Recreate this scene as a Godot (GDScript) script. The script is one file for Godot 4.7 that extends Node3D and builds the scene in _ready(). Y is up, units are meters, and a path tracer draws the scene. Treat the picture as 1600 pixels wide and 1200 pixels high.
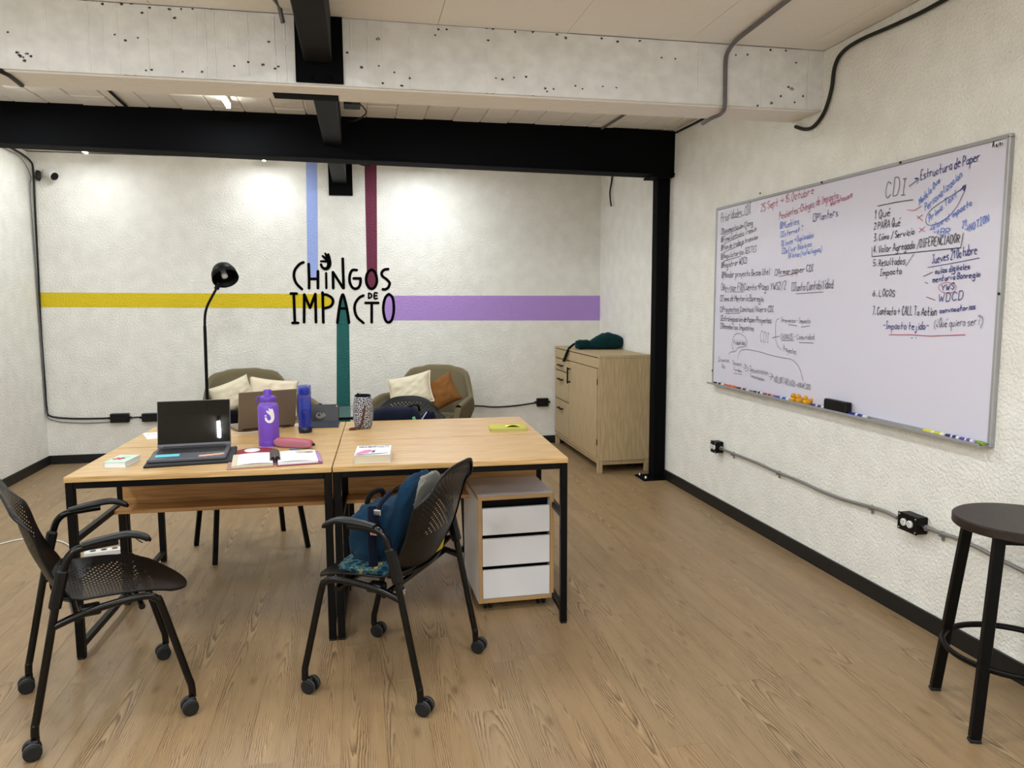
extends Node3D
# ---------------------------------------------------------------- camera numbers (1600 x 1200 frame, focal length in pixels)
const FOCAL := 1186.73
const PITCH := 6.302
const YAW := 11.6005
const ROLL := -0.239
const EYE := Vector3(0, 1.4313, 0)
# the room, metres
const XL := -2.69
const XR := 2.403
const ZB := -7.311
const ZF := 3.4
const HC := 2.70
const BOARD_X := 2.385
const DESK_TURN := -2.1306
var cam_right: Vector3
var cam_up: Vector3
var cam_fwd: Vector3
var rng := RandomNumberGenerator.new()
var taken := {}
var M := {}

func lens():
	var p = deg_to_rad(PITCH)
	var y = deg_to_rad(YAW)
	var r = deg_to_rad(ROLL)
	cam_fwd = Vector3(sin(y) * cos(p), -sin(p), -cos(y) * cos(p))
	var rt = Vector3(cos(y), 0, sin(y))
	var up = rt.cross(cam_fwd)
	cam_right = cos(r) * rt + sin(r) * up
	cam_up = -sin(r) * rt + cos(r) * up
func ray(px: float, py: float) -> Vector3:
	return cam_fwd + cam_right * ((px - 800.0) / FOCAL) - cam_up * ((py - 600.0) / FOCAL)
func on_x(v: float, px: float, py: float) -> Vector3:
	var d = ray(px, py)
	return EYE + d * ((v - EYE.x) / d.x)
func on_y(v: float, px: float, py: float) -> Vector3:
	var d = ray(px, py)
	return EYE + d * ((v - EYE.y) / d.y)
func on_z(v: float, px: float, py: float) -> Vector3:
	var d = ray(px, py)
	return EYE + d * ((v - EYE.z) / d.z)

# ---------------------------------------------------------------- mesh helpers
func S() -> SurfaceTool:
	var st = SurfaceTool.new()
	st.begin(Mesh.PRIMITIVE_TRIANGLES)
	st.set_smooth_group(-1)
	return st
func tri(st, a, b, c):
	st.add_vertex(a); st.add_vertex(c); st.add_vertex(b)
func quad(st, a, b, c, d):
	tri(st, a, b, c); tri(st, a, c, d)
func cface(st, pts: Array, inside: Vector3):
	var n = Vector3.ZERO
	for i in pts.size():
		n += (pts[i] - pts[0]).cross(pts[(i + 1) % pts.size()] - pts[0])
	if n.dot(pts[0] - inside) < 0: pts.reverse()
	for i in range(1, pts.size() - 1): tri(st, pts[0], pts[i], pts[i + 1])
# a box with chamfered edges
func bx(st, c: Vector3, s: Vector3, bev := 0.0, b := Basis()):
	var h = s * 0.5
	st.set_smooth_group(-1)
	bev = minf(bev, minf(h.x, minf(h.y, h.z)) * 0.9)
	var P = func(x, y, z): return c + b * Vector3(x, y, z)
	if bev <= 0.0:
		for ax in 3:
			for sg in [-1.0, 1.0]:
				var pts = []
				for q in [[-1, -1], [1, -1], [1, 1], [-1, 1]]:
					var v = Vector3()
					v[ax] = sg * h[ax]; v[(ax + 1) % 3] = q[0] * h[(ax + 1) % 3]; v[(ax + 2) % 3] = q[1] * h[(ax + 2) % 3]
					pts.append(c + b * v)
				cface(st, pts, c)
		return
	var g = h - Vector3.ONE * bev
	for ax in 3:
		for sg in [-1.0, 1.0]:
			var pts = []
			for q in [[-1, -1], [1, -1], [1, 1], [-1, 1]]:
				var v = Vector3()
				v[ax] = sg * h[ax]; v[(ax + 1) % 3] = q[0] * g[(ax + 1) % 3]; v[(ax + 2) % 3] = q[1] * g[(ax + 2) % 3]
				pts.append(c + b * v)
			cface(st, pts, c)
	for ax in 3:
		var i = (ax + 1) % 3
		var j = (ax + 2) % 3
		for s1 in [-1.0, 1.0]:
			for s2 in [-1.0, 1.0]:
				var pts = []
				for e in [-1.0, 1.0]:
					var v = Vector3(); v[ax] = e * g[ax]; v[i] = s1 * h[i]; v[j] = s2 * g[j]
					pts.append(c + b * v)
				for e in [1.0, -1.0]:
					var v = Vector3(); v[ax] = e * g[ax]; v[i] = s1 * g[i]; v[j] = s2 * h[j]
					pts.append(c + b * v)
				cface(st, pts, c)
	for sx in [-1.0, 1.0]:
		for sy in [-1.0, 1.0]:
			for sz in [-1.0, 1.0]:
				cface(st, [P.call(sx * h.x, sy * g.y, sz * g.z), P.call(sx * g.x, sy * h.y, sz * g.z), P.call(sx * g.x, sy * g.y, sz * h.z)], c)
# a square bar from a to b; w across (side), t along hint
func bar(st, a: Vector3, b: Vector3, w: float, t: float, hint := Vector3.UP, bev := 0.002):
	var z = (b - a).normalized()
	if absf(z.dot(hint)) > 0.97: hint = Vector3(0, 0, 1) if absf(z.z) < 0.9 else Vector3(1, 0, 0)
	var x = hint.cross(z).normalized()
	var y = z.cross(x)
	bx(st, (a + b) * 0.5, Vector3(w, t, a.distance_to(b)), bev, Basis(x, y, z))
func smooth_path(pts: Array, n := 6) -> Array:
	var out = []
	for i in pts.size() - 1:
		var p0 = pts[maxi(i - 1, 0)]; var p1 = pts[i]; var p2 = pts[i + 1]; var p3 = pts[mini(i + 2, pts.size() - 1)]
		for k in n:
			var t = float(k) / n
			out.append(0.5 * ((2.0 * p1) + (p2 - p0) * t + (2.0 * p0 - 5.0 * p1 + 4.0 * p2 - p3) * t * t + (3.0 * p1 - p0 - 3.0 * p2 + p3) * t * t * t))
	out.append(pts[pts.size() - 1])
	return out
func tube(st, pts: Array, r, n := 8, flat := 1.0):
	st.set_smooth_group(0)
	var rings = []
	var t = (pts[1] - pts[0]).normalized()
	var x = t.cross(Vector3.UP)
	if x.length() < 0.05: x = t.cross(Vector3.RIGHT)
	x = x.normalized()
	for i in pts.size():
		var t2 = (pts[mini(i + 1, pts.size() - 1)] - pts[maxi(i - 1, 0)]).normalized()
		x = (x - t2 * x.dot(t2)).normalized()
		var y = t2.cross(x)
		var rr = r[i] if r is Array else r
		var ring = []
		for k in n:
			var a = TAU * k / n
			ring.append(pts[i] + (x * cos(a) + y * sin(a) * flat) * rr)
		rings.append(ring)
	for i in rings.size() - 1:
		for k in n:
			var k2 = (k + 1) % n
			quad(st, rings[i][k], rings[i][k2], rings[i + 1][k2], rings[i + 1][k])
	st.set_smooth_group(-1)
	for k in range(1, n - 1):
		tri(st, rings[0][0], rings[0][k + 1], rings[0][k])
		var e = rings[rings.size() - 1]
		tri(st, e[0], e[k], e[k + 1])
# profile of (radius, height) turned about the y axis of xf
func lathe(st, prof: Array, n := 24, xf := Transform3D(), smooth := true):
	for i in prof.size() - 1:
		st.set_smooth_group(i + 1 if not smooth else 0)
		for k in n:
			var a = TAU * k / n
			var b = TAU * (k + 1) / n
			var p0 = prof[i]; var p1 = prof[i + 1]
			var A = xf * Vector3(cos(a) * p0.x, p0.y, sin(a) * p0.x)
			var B = xf * Vector3(cos(b) * p0.x, p0.y, sin(b) * p0.x)
			var C = xf * Vector3(cos(b) * p1.x, p1.y, sin(b) * p1.x)
			var D = xf * Vector3(cos(a) * p1.x, p1.y, sin(a) * p1.x)
			if p0.x > 1e-6: tri(st, A, C, B)
			if p1.x > 1e-6: tri(st, A, D, C)
	st.set_smooth_group(-1)
# surface over a grid: f(u, v) with u, v in 0..1; du x dv points to the front
func grid(st, f: Callable, nu: int, nv: int, skip = null, flip := false):
	st.set_smooth_group(0)
	var P = []
	for j in nv + 1:
		var row = []
		for i in nu + 1: row.append(f.call(float(i) / nu, float(j) / nv))
		P.append(row)
	for j in nv:
		for i in nu:
			if skip != null and skip.call(i, j): continue
			if flip: quad(st, P[j][i], P[j + 1][i], P[j + 1][i + 1], P[j][i + 1])
			else: quad(st, P[j][i], P[j][i + 1], P[j + 1][i + 1], P[j + 1][i])
func spow(a: float, e: float) -> float:
	return signf(a) * pow(absf(a), e)
# rounded lump (superellipsoid), with a little unevenness
func blob(st, c: Vector3, h: Vector3, e := 0.6, b := Basis(), wob := 0.0, sd := 1, nu := 28, nv := 18):
	var nz = FastNoiseLite.new(); nz.seed = sd; nz.frequency = 1.3
	var f = func(u, v):
		var a = -TAU * u
		var p = (v - 0.5) * PI
		var d = Vector3(spow(cos(p), e) * spow(cos(a), e), spow(sin(p), e), spow(cos(p), e) * spow(sin(a), e))
		var k = 1.0 + wob * nz.get_noise_3dv(d * 1.6)
		return c + b * (d * h * k)
	grid(st, f, nu, nv)
# pillow: pinched corners, belly in the middle; lies in its own xy plane
func pillow(st, w: float, hh: float, t: float, xf: Transform3D, sd := 1):
	var nz = FastNoiseLite.new(); nz.seed = sd; nz.frequency = 2.2
	for side in [1.0, -1.0]:
		var f = func(u, v):
			var x = u * 2 - 1
			var y = v * 2 - 1
			var k = pow(maxf(0, 1 - x * x * x * x), 0.6) * pow(maxf(0, 1 - y * y * y * y), 0.6)
			var px = x * w * 0.5 * (1.0 - 0.10 * (1 - y * y) * x * x)
			var py = y * hh * 0.5 * (1.0 - 0.10 * (1 - x * x) * y * y)
			return xf * Vector3(px, py, side * t * 0.5 * k * (1.0 + 0.28 * nz.get_noise_2d(x, y + side)))
		grid(st, f, 18, 18, null, side < 0)
# strokes drawn in the plane and laid on a surface by the callable m; each stroke lies a hair above the one before it
var lift := 0.0
var lift_step := 0
func next_lift():
	lift_step = (lift_step + 1) % 24
	lift = lift_step * 0.00004
func stroke(st, pts: Array, w, m: Callable):
	st.set_smooth_group(-1)
	if not (w is Array):
		var line = PackedVector2Array()
		for p in pts:
			if line.is_empty() or line[line.size() - 1].distance_to(p * 1000.0) > 0.05: line.append(p * 1000.0)
		if line.size() < 2: line.append(line[0] + Vector2(0.2, 0.2))
		var got = Geometry2D.offset_polyline(line, w * 500.0, Geometry2D.JOIN_ROUND, Geometry2D.END_ROUND)
		var holed = false
		for g in got:
			if Geometry2D.is_polygon_clockwise(g): holed = true
		if holed and pts.size() > 3:
			var h = pts.size() / 2
			stroke(st, pts.slice(0, h + 1), w, m)
			stroke(st, pts.slice(h), w, m)
			return
		next_lift()
		for g in got:
			var q = []
			for p in g: q.append(p / 1000.0)
			poly(st, q, m)
		return
	# changing width: hulls of neighbouring discs, merged into one outline
	var whole = null
	for i in pts.size() - 1:
		var ring = PackedVector2Array()
		for e in [i, i + 1]:
			for k in 16: ring.append((pts[e] + Vector2.from_angle(TAU * k / 16.0) * w[e] * 0.5) * 1000.0)
		var hull = Geometry2D.convex_hull(ring)
		hull.remove_at(hull.size() - 1)
		if whole == null: whole = hull
		else:
			var mg = Geometry2D.merge_polygons(whole, hull)
			whole = mg[0]
			for g in mg:
				if not Geometry2D.is_polygon_clockwise(g): whole = g
	next_lift()
	var q = []
	for p in whole: q.append(p / 1000.0)
	poly(st, q, m)
func smooth2(pts: Array, n := 4) -> Array:
	return smooth_path(pts, n)
func plane_map(o: Vector3, ex: Vector3, ey: Vector3) -> Callable:
	var n = ex.cross(ey).normalized()
	return func(p): return o + ex * p.x + ey * p.y + n * lift
func poly(st, pts: Array, m: Callable):
	var pv = PackedVector2Array(pts)
	var idx = Geometry2D.triangulate_polygon(pv)
	for i in range(0, idx.size(), 3):
		var a = pv[idx[i]]; var b = pv[idx[i + 1]]; var c = pv[idx[i + 2]]
		if (b - a).cross(c - a) < 0:
			var t = b; b = c; c = t
		tri(st, m.call(a), m.call(b), m.call(c))
# polygon in the local xy plane of xf, given depth along z
func prism(st, pts: Array, d: float, xf: Transform3D):
	st.set_smooth_group(-1)
	var cen = Vector2()
	for p in pts: cen += p
	var area = 0.0
	for i in pts.size(): area += pts[i].cross(pts[(i + 1) % pts.size()])
	if area < 0: pts.reverse()
	poly(st, pts, func(p): return xf * Vector3(p.x, p.y, d * 0.5))
	poly(st, pts, func(p): return xf * Vector3(p.x, p.y, -d * 0.5))
	for i in pts.size():
		var a = pts[i]; var b = pts[(i + 1) % pts.size()]
		quad(st, xf * Vector3(a.x, a.y, -d * 0.5), xf * Vector3(b.x, b.y, -d * 0.5), xf * Vector3(b.x, b.y, d * 0.5), xf * Vector3(a.x, a.y, d * 0.5))

# ---------------------------------------------------------------- object helpers
func numbered(n: String) -> String:
	if not taken.has(n):
		taken[n] = 0
		return n
	taken[n] += 1
	return "%s_%03d" % [n, taken[n]]
func obj(called: String, st, m, parent = self, label := "") -> MeshInstance3D:
	var o = MeshInstance3D.new()
	if st is SurfaceTool:
		st.generate_normals()
		o.mesh = st.commit()
	else: o.mesh = st
	o.material_override = m
	o.cast_shadow = GeometryInstance3D.SHADOW_CASTING_SETTING_ON
	o.name = numbered(called) if parent == self else called
	parent.add_child(o, true)
	if label != "": o.set_meta("label", label)
	return o
func tag(o, label: String, category: String, group := "", kind := ""):
	o.set_meta("label", label)
	if category != "": o.set_meta("category", category)
	if group != "": o.set_meta("group", group)
	if kind != "": o.set_meta("kind", kind)
	return o
func thing(called: String, label: String, category: String, at := Vector3.ZERO, turn := 0.0, group := "") -> Node3D:
	var o = Node3D.new()
	o.name = numbered(called)
	add_child(o)
	o.position = at
	o.rotation_degrees.y = turn
	tag(o, label, category, group)
	return o
func structure(called: String, label: String) -> Node3D:
	var o = Node3D.new()
	o.name = numbered(called)
	add_child(o)
	o.set_meta("label", label)
	o.set_meta("kind", "structure")
	return o
func sub(called: String, parent) -> Node3D:
	var o = Node3D.new()
	o.name = called
	parent.add_child(o, true)
	return o
func dup(root: Node3D, called: String, label: String, at: Vector3, turn: float, group := "") -> Node3D:
	var r = root.duplicate()
	r.name = numbered(called)
	add_child(r)
	r.position = at
	r.rotation_degrees.y = turn
	tag(r, label, root.get_meta("category"), group)
	return r

# ---------------------------------------------------------------- materials
func mat(c: Color, rough := 0.6, metal := 0.0, spec := 0.5) -> StandardMaterial3D:
	var m = StandardMaterial3D.new()
	m.albedo_color = c
	m.roughness = rough
	m.metallic = metal
	m.metallic_specular = spec
	return m
func noise_image(w: int, h: int, freq: float, sd: int, octaves := 4, kind := FastNoiseLite.TYPE_SIMPLEX_SMOOTH) -> Image:
	var n = FastNoiseLite.new()
	n.seed = sd; n.noise_type = kind; n.frequency = freq
	n.fractal_type = FastNoiseLite.FRACTAL_FBM; n.fractal_octaves = octaves
	return n.get_seamless_image(w, h)
func tinted(img: Image, stops: Array) -> ImageTexture:
	var g = Gradient.new()
	g.offsets = PackedFloat32Array(); g.colors = PackedColorArray()
	var offs = PackedFloat32Array(); var cols = PackedColorArray()
	for s in stops: offs.append(s[0]); cols.append(s[1])
	g.offsets = offs; g.colors = cols
	var lut = []
	for i in 256: lut.append(g.sample(i / 255.0))
	img.convert(Image.FORMAT_L8)
	var d = img.get_data()
	var out = PackedByteArray(); out.resize(d.size() * 3)
	for i in d.size():
		var c: Color = lut[d[i]]
		out[i * 3] = c.r8; out[i * 3 + 1] = c.g8; out[i * 3 + 2] = c.b8
	return ImageTexture.create_from_image(Image.create_from_data(img.get_width(), img.get_height(), false, Image.FORMAT_RGB8, out))
func triplanar(m: StandardMaterial3D, scale: Vector3, world := false):
	m.uv1_triplanar = true
	m.uv1_world_triplanar = world
	m.uv1_scale = scale
	m.uv1_triplanar_sharpness = 8.0
	return m
func relief(m: StandardMaterial3D, tex: Texture2D, cm: float):
	m.heightmap_enabled = true
	m.heightmap_texture = tex
	m.heightmap_scale = cm
	return m

func floor_texture() -> ImageTexture:
	var W = 1024; var H = 1024
	var n1 = FastNoiseLite.new(); n1.seed = 11; n1.frequency = 0.012
	var n3 = FastNoiseLite.new(); n3.seed = 13; n3.frequency = 0.16; n3.fractal_octaves = 3
	var dark = Color(0.385, 0.30, 0.205); var mid = Color(0.585, 0.485, 0.355); var pale = Color(0.695, 0.595, 0.455)
	# each strip: sideways offset of the heart, depth of cut, slope of the cut, place of the arch, knot across, knot along
	var par = [[0.12, 0.004, 0.055, 0.35, 0.30, 0.62], [-0.22, 0.006, -0.045, 0.62, 9.0, 0.0], [0.30, 0.003, 0.040, 0.80, -0.18, 0.30], [-0.05, 0.012, 0.060, 0.10, 9.0, 0.0]]
	var d = PackedByteArray(); d.resize(W * H * 3)
	for y in H:
		var Y = float(y) / H
		for x in W:
			var s = x >> 8
			var p = par[s]
			var u = (x & 255) / 255.0 - 0.5
			var so = s * 900.0
			var ku = (u - p[4]) * 0.145; var kv = (Y - p[5]) * 1.2
			var knot = exp(-(ku * ku / 0.00016 + kv * kv / 0.0012))
			var warp = 0.008 * n1.get_noise_2d(x * 0.5 + so, y * 0.22) + 0.0022 * n1.get_noise_2d(x * 2.2, y * 0.9 + so) + 0.010 * knot
			var X = (u - p[0]) * 0.145 + warp
			var dep = p[1] + p[2] * (Y - p[3]) * 1.1
			var r = sqrt(X * X + dep * dep)
			var t = fposmod(r * 150.0 + 0.18 * n3.get_noise_2d(x * 0.6, y * 0.05), 1.0)
			var dk = smoothstep(0.45, 0.85, t) * (1.0 - smoothstep(0.93, 1.0, t))
			var pl = smoothstep(0.0, 0.06, t) * (1.0 - smoothstep(0.08, 0.35, t))
			var mask = clampf(0.42 + 1.2 * n1.get_noise_2d(x * 0.55 + 5000 + so, y * 0.16), 0.04, 1.0)
			var fine = n3.get_noise_2d(x * 1.5, y * 0.035 + so)
			var slow = n1.get_noise_2d(x * 0.8 + 9000, y * 0.05 + so)
			var k = 0.54 + 0.11 * fine + 0.12 * slow + mask * (0.30 * pl - 0.50 * dk) - 0.30 * knot
			var c = dark.lerp(mid, clampf(k * 2.0, 0, 1)) if k < 0.5 else mid.lerp(pale, clampf(k * 2.0 - 1.0, 0, 1))
			var o = (y * W + x) * 3
			d[o] = c.r8; d[o + 1] = c.g8; d[o + 2] = c.b8
	var im = Image.create_from_data(W, H, false, Image.FORMAT_RGB8, d)
	return ImageTexture.create_from_image(im)

# paint on the cast face of the concrete beam: pits, knocks and board ridges where the photograph has them
func beam_textures(z: float, y0: float, y1: float) -> Array:
	var W = 2048; var H = 128
	var base = noise_image(W, H, 0.02, 5, 5)
	base.convert(Image.FORMAT_L8)
	var bd = base.get_data()
	var col = Image.create(W, H, false, Image.FORMAT_RGB8)
	var hgt = Image.create(W, H, false, Image.FORMAT_RGB8)
	for y in H:
		for x in W:
			var v = bd[y * W + x] / 255.0
			var k = 0.94 + 0.08 * (v - 0.5)
			col.set_pixel(x, y, Color(k * 0.985, k * 0.992, k * 0.995))
			hgt.set_pixel(x, y, Color(0.6 + 0.25 * (v - 0.5), 0.6 + 0.25 * (v - 0.5), 0.6 + 0.25 * (v - 0.5)))
	var place = func(px, py):
		var p = on_z(z, px, py)
		return Vector2((p.x - XL) / (XR - XL) * W, (1.0 - (p.y - y0) / (y1 - y0)) * H)
	var r2 = RandomNumberGenerator.new(); r2.seed = 77
	# ridges left by the boards
	for px in [10, 45, 75, 106, 140, 162, 186, 232, 270, 308, 322, 336, 357, 388, 430, 446, 548, 556, 575, 598, 640, 690, 760, 820, 905, 1010, 1090, 1190, 1262]:
		var wv = r2.randf_range(0, 9)
		var amp = r2.randf_range(0.3, 1.0)
		for yy in H:
			var q = place.call(px, 90)
			if fposmod(yy * 0.013 + wv, 1.0) > 0.55 + 0.4 * amp: continue
			var xx = q.x + sin(yy * 0.05 + wv) * 0.7
			for dx in [-2, -1, 0, 1, 2]:
				var X = int(xx) + dx
				if X >= 0 and X < W:
					var up = hgt.get_pixel(X, yy).r + amp * (0.20 if absi(dx) < 2 else -0.08)
					hgt.set_pixel(X, yy, Color(up, up, up))
	# pits and chipped paint
	var spots = [[27, 82, 4], [34, 89, 5], [42, 84, 4], [48, 88, 3], [38, 95, 4], [30, 86, 3], [179, 54, 2], [196, 63, 3], [216, 59, 2], [12, 50, 2], [222, 20, 3], [234, 12, 3], [265, 14, 4], [273, 28, 4], [283, 14, 2], [190, 6, 4], [205, 5, 3], [160, 6, 3], [301, 14, 2], [330, 13, 2], [420, 65, 3], [411, 101, 4], [430, 107, 3], [435, 104, 3], [388, 97, 3], [366, 103, 2], [285, 112, 2], [237, 109, 3], [228, 110, 2], [316, 112, 3], [542, 82, 3], [590, 61, 5], [586, 25, 2], [565, 105, 4], [592, 103, 2], [616, 113, 2], [628, 134, 4], [640, 122, 3], [598, 130, 3], [685, 46, 3], [680, 55, 2], [698, 46, 2], [760, 43, 3], [770, 45, 3], [805, 50, 3], [833, 50, 4], [763, 63, 3], [785, 124, 3], [803, 121, 2], [822, 120, 3], [775, 122, 2], [852, 138, 3], [865, 139, 2], [855, 143, 2], [899, 134, 2], [910, 139, 2], [942, 135, 2], [963, 137, 2], [870, 54, 4], [884, 59, 4], [940, 60, 3], [965, 65, 3], [1000, 64, 3], [1034, 90, 2], [1055, 92, 2], [1150, 86, 2], [1204, 78, 3], [1228, 79, 3], [1244, 98, 3], [1238, 139, 7], [1232, 136, 4], [1255, 150, 3], [1220, 150, 3], [1205, 161, 6], [1242, 160, 3], [1184, 165, 3], [1168, 85, 3], [1290, 82, 4], [660, 24, 2], [610, 20, 3]]
	for s in spots:
		var q = place.call(s[0], s[1])
		var rr = s[2] * 0.62
		for k in 26:
			var a = r2.randf() * TAU
			var dd = sqrt(r2.randf()) * rr
			var X = int(q.x + cos(a) * dd * 1.1); var Y = int(q.y + sin(a) * dd * 0.8)
			if X >= 0 and X < W and Y >= 0 and Y < H:
				col.set_pixel(X, Y, Color(0.10, 0.10, 0.10)); hgt.set_pixel(X, Y, Color(0.1, 0.1, 0.1))
	return [ImageTexture.create_from_image(col), ImageTexture.create_from_image(hgt)]

func materials():
	var plaster = ImageTexture.create_from_image(noise_image(1024, 1024, 0.06, 3, 4))
	var soft = ImageTexture.create_from_image(noise_image(512, 512, 0.03, 8, 4))
	M.plaster = plaster
	var wall_tint = tinted(noise_image(512, 512, 0.012, 21, 4), [[0.0, Color(0.90, 0.893, 0.862)], [1.0, Color(0.945, 0.94, 0.915)]])
	M.wall = mat(Color.WHITE, 0.72); M.wall.albedo_texture = wall_tint
	triplanar(M.wall, Vector3.ONE * 0.85, true); relief(M.wall, plaster, 0.42)
	M.ceiling = mat(Color(0.935, 0.92, 0.895), 0.8)
	triplanar(M.ceiling, Vector3.ONE * 0.7, true); relief(M.ceiling, soft, 0.25)
	M.concrete = mat(Color(0.92, 0.905, 0.88), 0.75)
	triplanar(M.concrete, Vector3.ONE * 0.9, true); relief(M.concrete, soft, 0.35)
	M.steel = mat(Color(0.022, 0.024, 0.034), 0.75, 0.0, 0.2)
	M.steel_grey = mat(Color(0.085, 0.085, 0.088), 0.65, 0.0, 0.3)
	M.black_metal = mat(Color(0.013, 0.013, 0.015), 0.45, 0.0, 0.3)
	M.gloss_black = mat(Color(0.01, 0.01, 0.012), 0.2, 0.0, 0.4)
	M.black_plastic = mat(Color(0.014, 0.015, 0.019), 0.42, 0.0, 0.4)
	M.rubber = mat(Color(0.02, 0.02, 0.02), 0.7)
	M.grey_rubber = mat(Color(0.22, 0.23, 0.24), 0.6)
	M.baseboard = mat(Color(0.035, 0.034, 0.033), 0.5)
	M.cable = mat(Color(0.03, 0.03, 0.033), 0.55)
	M.conduit = mat(Color(0.52, 0.51, 0.50), 0.4, 0.35)
	M.grey_pipe = mat(Color(0.42, 0.41, 0.42), 0.55)
	M.chrome = mat(Color(0.75, 0.75, 0.77), 0.25, 1.0)
	M.alu = mat(Color(0.66, 0.66, 0.67), 0.4, 0.35)
	M.white_plastic = mat(Color(0.86, 0.86, 0.85), 0.4)
	# desk laminate, streaked along the desk
	var streak = noise_image(512, 512, 0.02, 31, 5)
	M.desk = mat(Color.WHITE, 0.30)
	M.desk.albedo_texture = tinted(streak, [[0.2, Color(0.71, 0.56, 0.355)], [0.5, Color(0.785, 0.635, 0.425)], [0.8, Color(0.835, 0.70, 0.495)]])
	triplanar(M.desk, Vector3(0.35, 6.0, 6.0))
	M.panel = mat(Color.WHITE, 0.4)
	M.panel.albedo_texture = tinted(noise_image(512, 512, 0.02, 32, 5), [[0.2, Color(0.66, 0.48, 0.28)], [0.5, Color(0.72, 0.54, 0.33)], [0.8, Color(0.77, 0.60, 0.39)]])
	triplanar(M.panel, Vector3(0.35, 6.0, 6.0))
	M.oak = mat(Color.WHITE, 0.55)
	M.oak.albedo_texture = tinted(noise_image(512, 512, 0.02, 41, 5), [[0.2, Color(0.675, 0.585, 0.435)], [0.5, Color(0.71, 0.62, 0.47)], [0.8, Color(0.74, 0.655, 0.51)]])
	triplanar(M.oak, Vector3(5.0, 0.45, 5.0))
	M.stool_wood = mat(Color.WHITE, 0.45)
	M.stool_wood.albedo_texture = tinted(noise_image(256, 256, 0.03, 42, 5), [[0.2, Color(0.10, 0.062, 0.05)], [0.8, Color(0.17, 0.115, 0.092)]])
	triplanar(M.stool_wood, Vector3(5.0, 5.0, 0.6))
	M.floor = mat(Color.WHITE, 0.42); M.floor.albedo_texture = floor_texture()
	M.floor_tones = []
	for c in [Color(1, 1, 1), Color(0.975, 0.972, 0.965), Color(0.99, 0.98, 0.97), Color(0.962, 0.962, 0.96)]:
		var m = M.floor.duplicate(); m.albedo_color = c; M.floor_tones.append(m)
	var weave = ImageTexture.create_from_image(noise_image(256, 256, 0.25, 51, 2))
	var cloth = func(c, scale = 14.0, cm = 0.12):
		var m = mat(c, 0.92, 0.0, 0.25)
		triplanar(m, Vector3.ONE * scale); relief(m, weave, cm)
		m.rim_enabled = true; m.rim = 0.3
		return m
	M.olive = cloth.call(Color(0.45, 0.41, 0.315), 6.0)
	M.cream = cloth.call(Color(0.86, 0.82, 0.72), 8.0)
	M.cream2 = cloth.call(Color(0.90, 0.84, 0.74), 8.0)
	M.brown = cloth.call(Color(0.50, 0.33, 0.17), 8.0)
	M.navy = cloth.call(Color(0.085, 0.10, 0.17), 8.0)
	M.navy_dark = cloth.call(Color(0.045, 0.05, 0.12), 8.0)
	M.blue_bag = cloth.call(Color(0.06, 0.17, 0.255), 8.0)
	M.grey_bag = cloth.call(Color(0.50, 0.49, 0.46), 8.0)
	M.strap = cloth.call(Color(0.03, 0.06, 0.13), 10.0)
	M.green_bag = cloth.call(Color(0.045, 0.18, 0.19), 8.0)
	M.black_cloth = cloth.call(Color(0.03, 0.03, 0.033), 8.0)
	M.pink = cloth.call(Color(0.72, 0.46, 0.52), 14.0)
	M.speckle = mat(Color.WHITE, 0.9, 0.0, 0.25)
	M.speckle.albedo_texture = tinted(noise_image(256, 256, 0.22, 61, 1), [[0.36, Color(0.06, 0.06, 0.08)], [0.47, Color(0.22, 0.22, 0.26)], [0.52, Color(0.62, 0.62, 0.66)], [0.62, Color(0.82, 0.82, 0.84)]])
	triplanar(M.speckle, Vector3(2.5, 2.5, 2.5))
	M.flora = mat(Color.WHITE, 0.9, 0.0, 0.25)
	var fl = noise_image(256, 256, 0.05, 62, 1, FastNoiseLite.TYPE_CELLULAR)
	M.flora.albedo_texture = tinted(fl, [[0.1, Color(0.05, 0.14, 0.22)], [0.25, Color(0.06, 0.2, 0.27)], [0.42, Color(0.30, 0.42, 0.42)], [0.52, Color(0.10, 0.21, 0.22)], [0.68, Color(0.62, 0.50, 0.30)], [0.85, Color(0.36, 0.47, 0.48)]])
	triplanar(M.flora, Vector3(2.2, 2.2, 2.2))
	M.leather = mat(Color(0.30, 0.105, 0.05), 0.5)
	M.purple = mat(Color(0.45, 0.29, 0.74), 0.42)
	M.purple_cap = mat(Color(0.38, 0.21, 0.69), 0.45)
	M.space_grey = mat(Color(0.36, 0.36, 0.39), 0.4, 0.3)
	M.lid_grey = mat(Color(0.45, 0.40, 0.35), 0.42, 0.3)
	M.screen = mat(Color(0.006, 0.006, 0.008), 0.015)
	M.key = mat(Color(0.02, 0.02, 0.022), 0.5)
	M.tablet = mat(Color(0.02, 0.02, 0.035), 0.4)
	M.tablet_cover = mat(Color(0.055, 0.07, 0.15), 0.6)
	M.sleeve = mat(Color(0.05, 0.055, 0.06), 0.7)
	M.paper = mat(Color(0.90, 0.90, 0.91), 0.7)
	M.pages = mat(Color(0.80, 0.76, 0.66), 0.8)
	M.red_mat = mat(Color(0.56, 0.09, 0.15), 0.7)
	M.cyan_note = mat(Color(0.36, 0.78, 0.86), 0.7)
	M.lime = mat(Color(0.72, 0.70, 0.20), 0.5)
	M.lime_note = mat(Color(0.90, 0.89, 0.42), 0.7)
	M.mint = mat(Color(0.74, 0.86, 0.80), 0.5)
	M.rose = mat(Color(0.80, 0.30, 0.33), 0.6)
	M.peach = mat(Color(0.86, 0.66, 0.56), 0.6)
	M.drawer_white = mat(Color(0.87, 0.865, 0.875), 0.42)
	M.ply = mat(Color(0.68, 0.54, 0.36), 0.55)
	M.board = mat(Color(0.855, 0.845, 0.905), 0.22)
	M.ink = mat(Color(0.025, 0.025, 0.03), 0.7)
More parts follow.
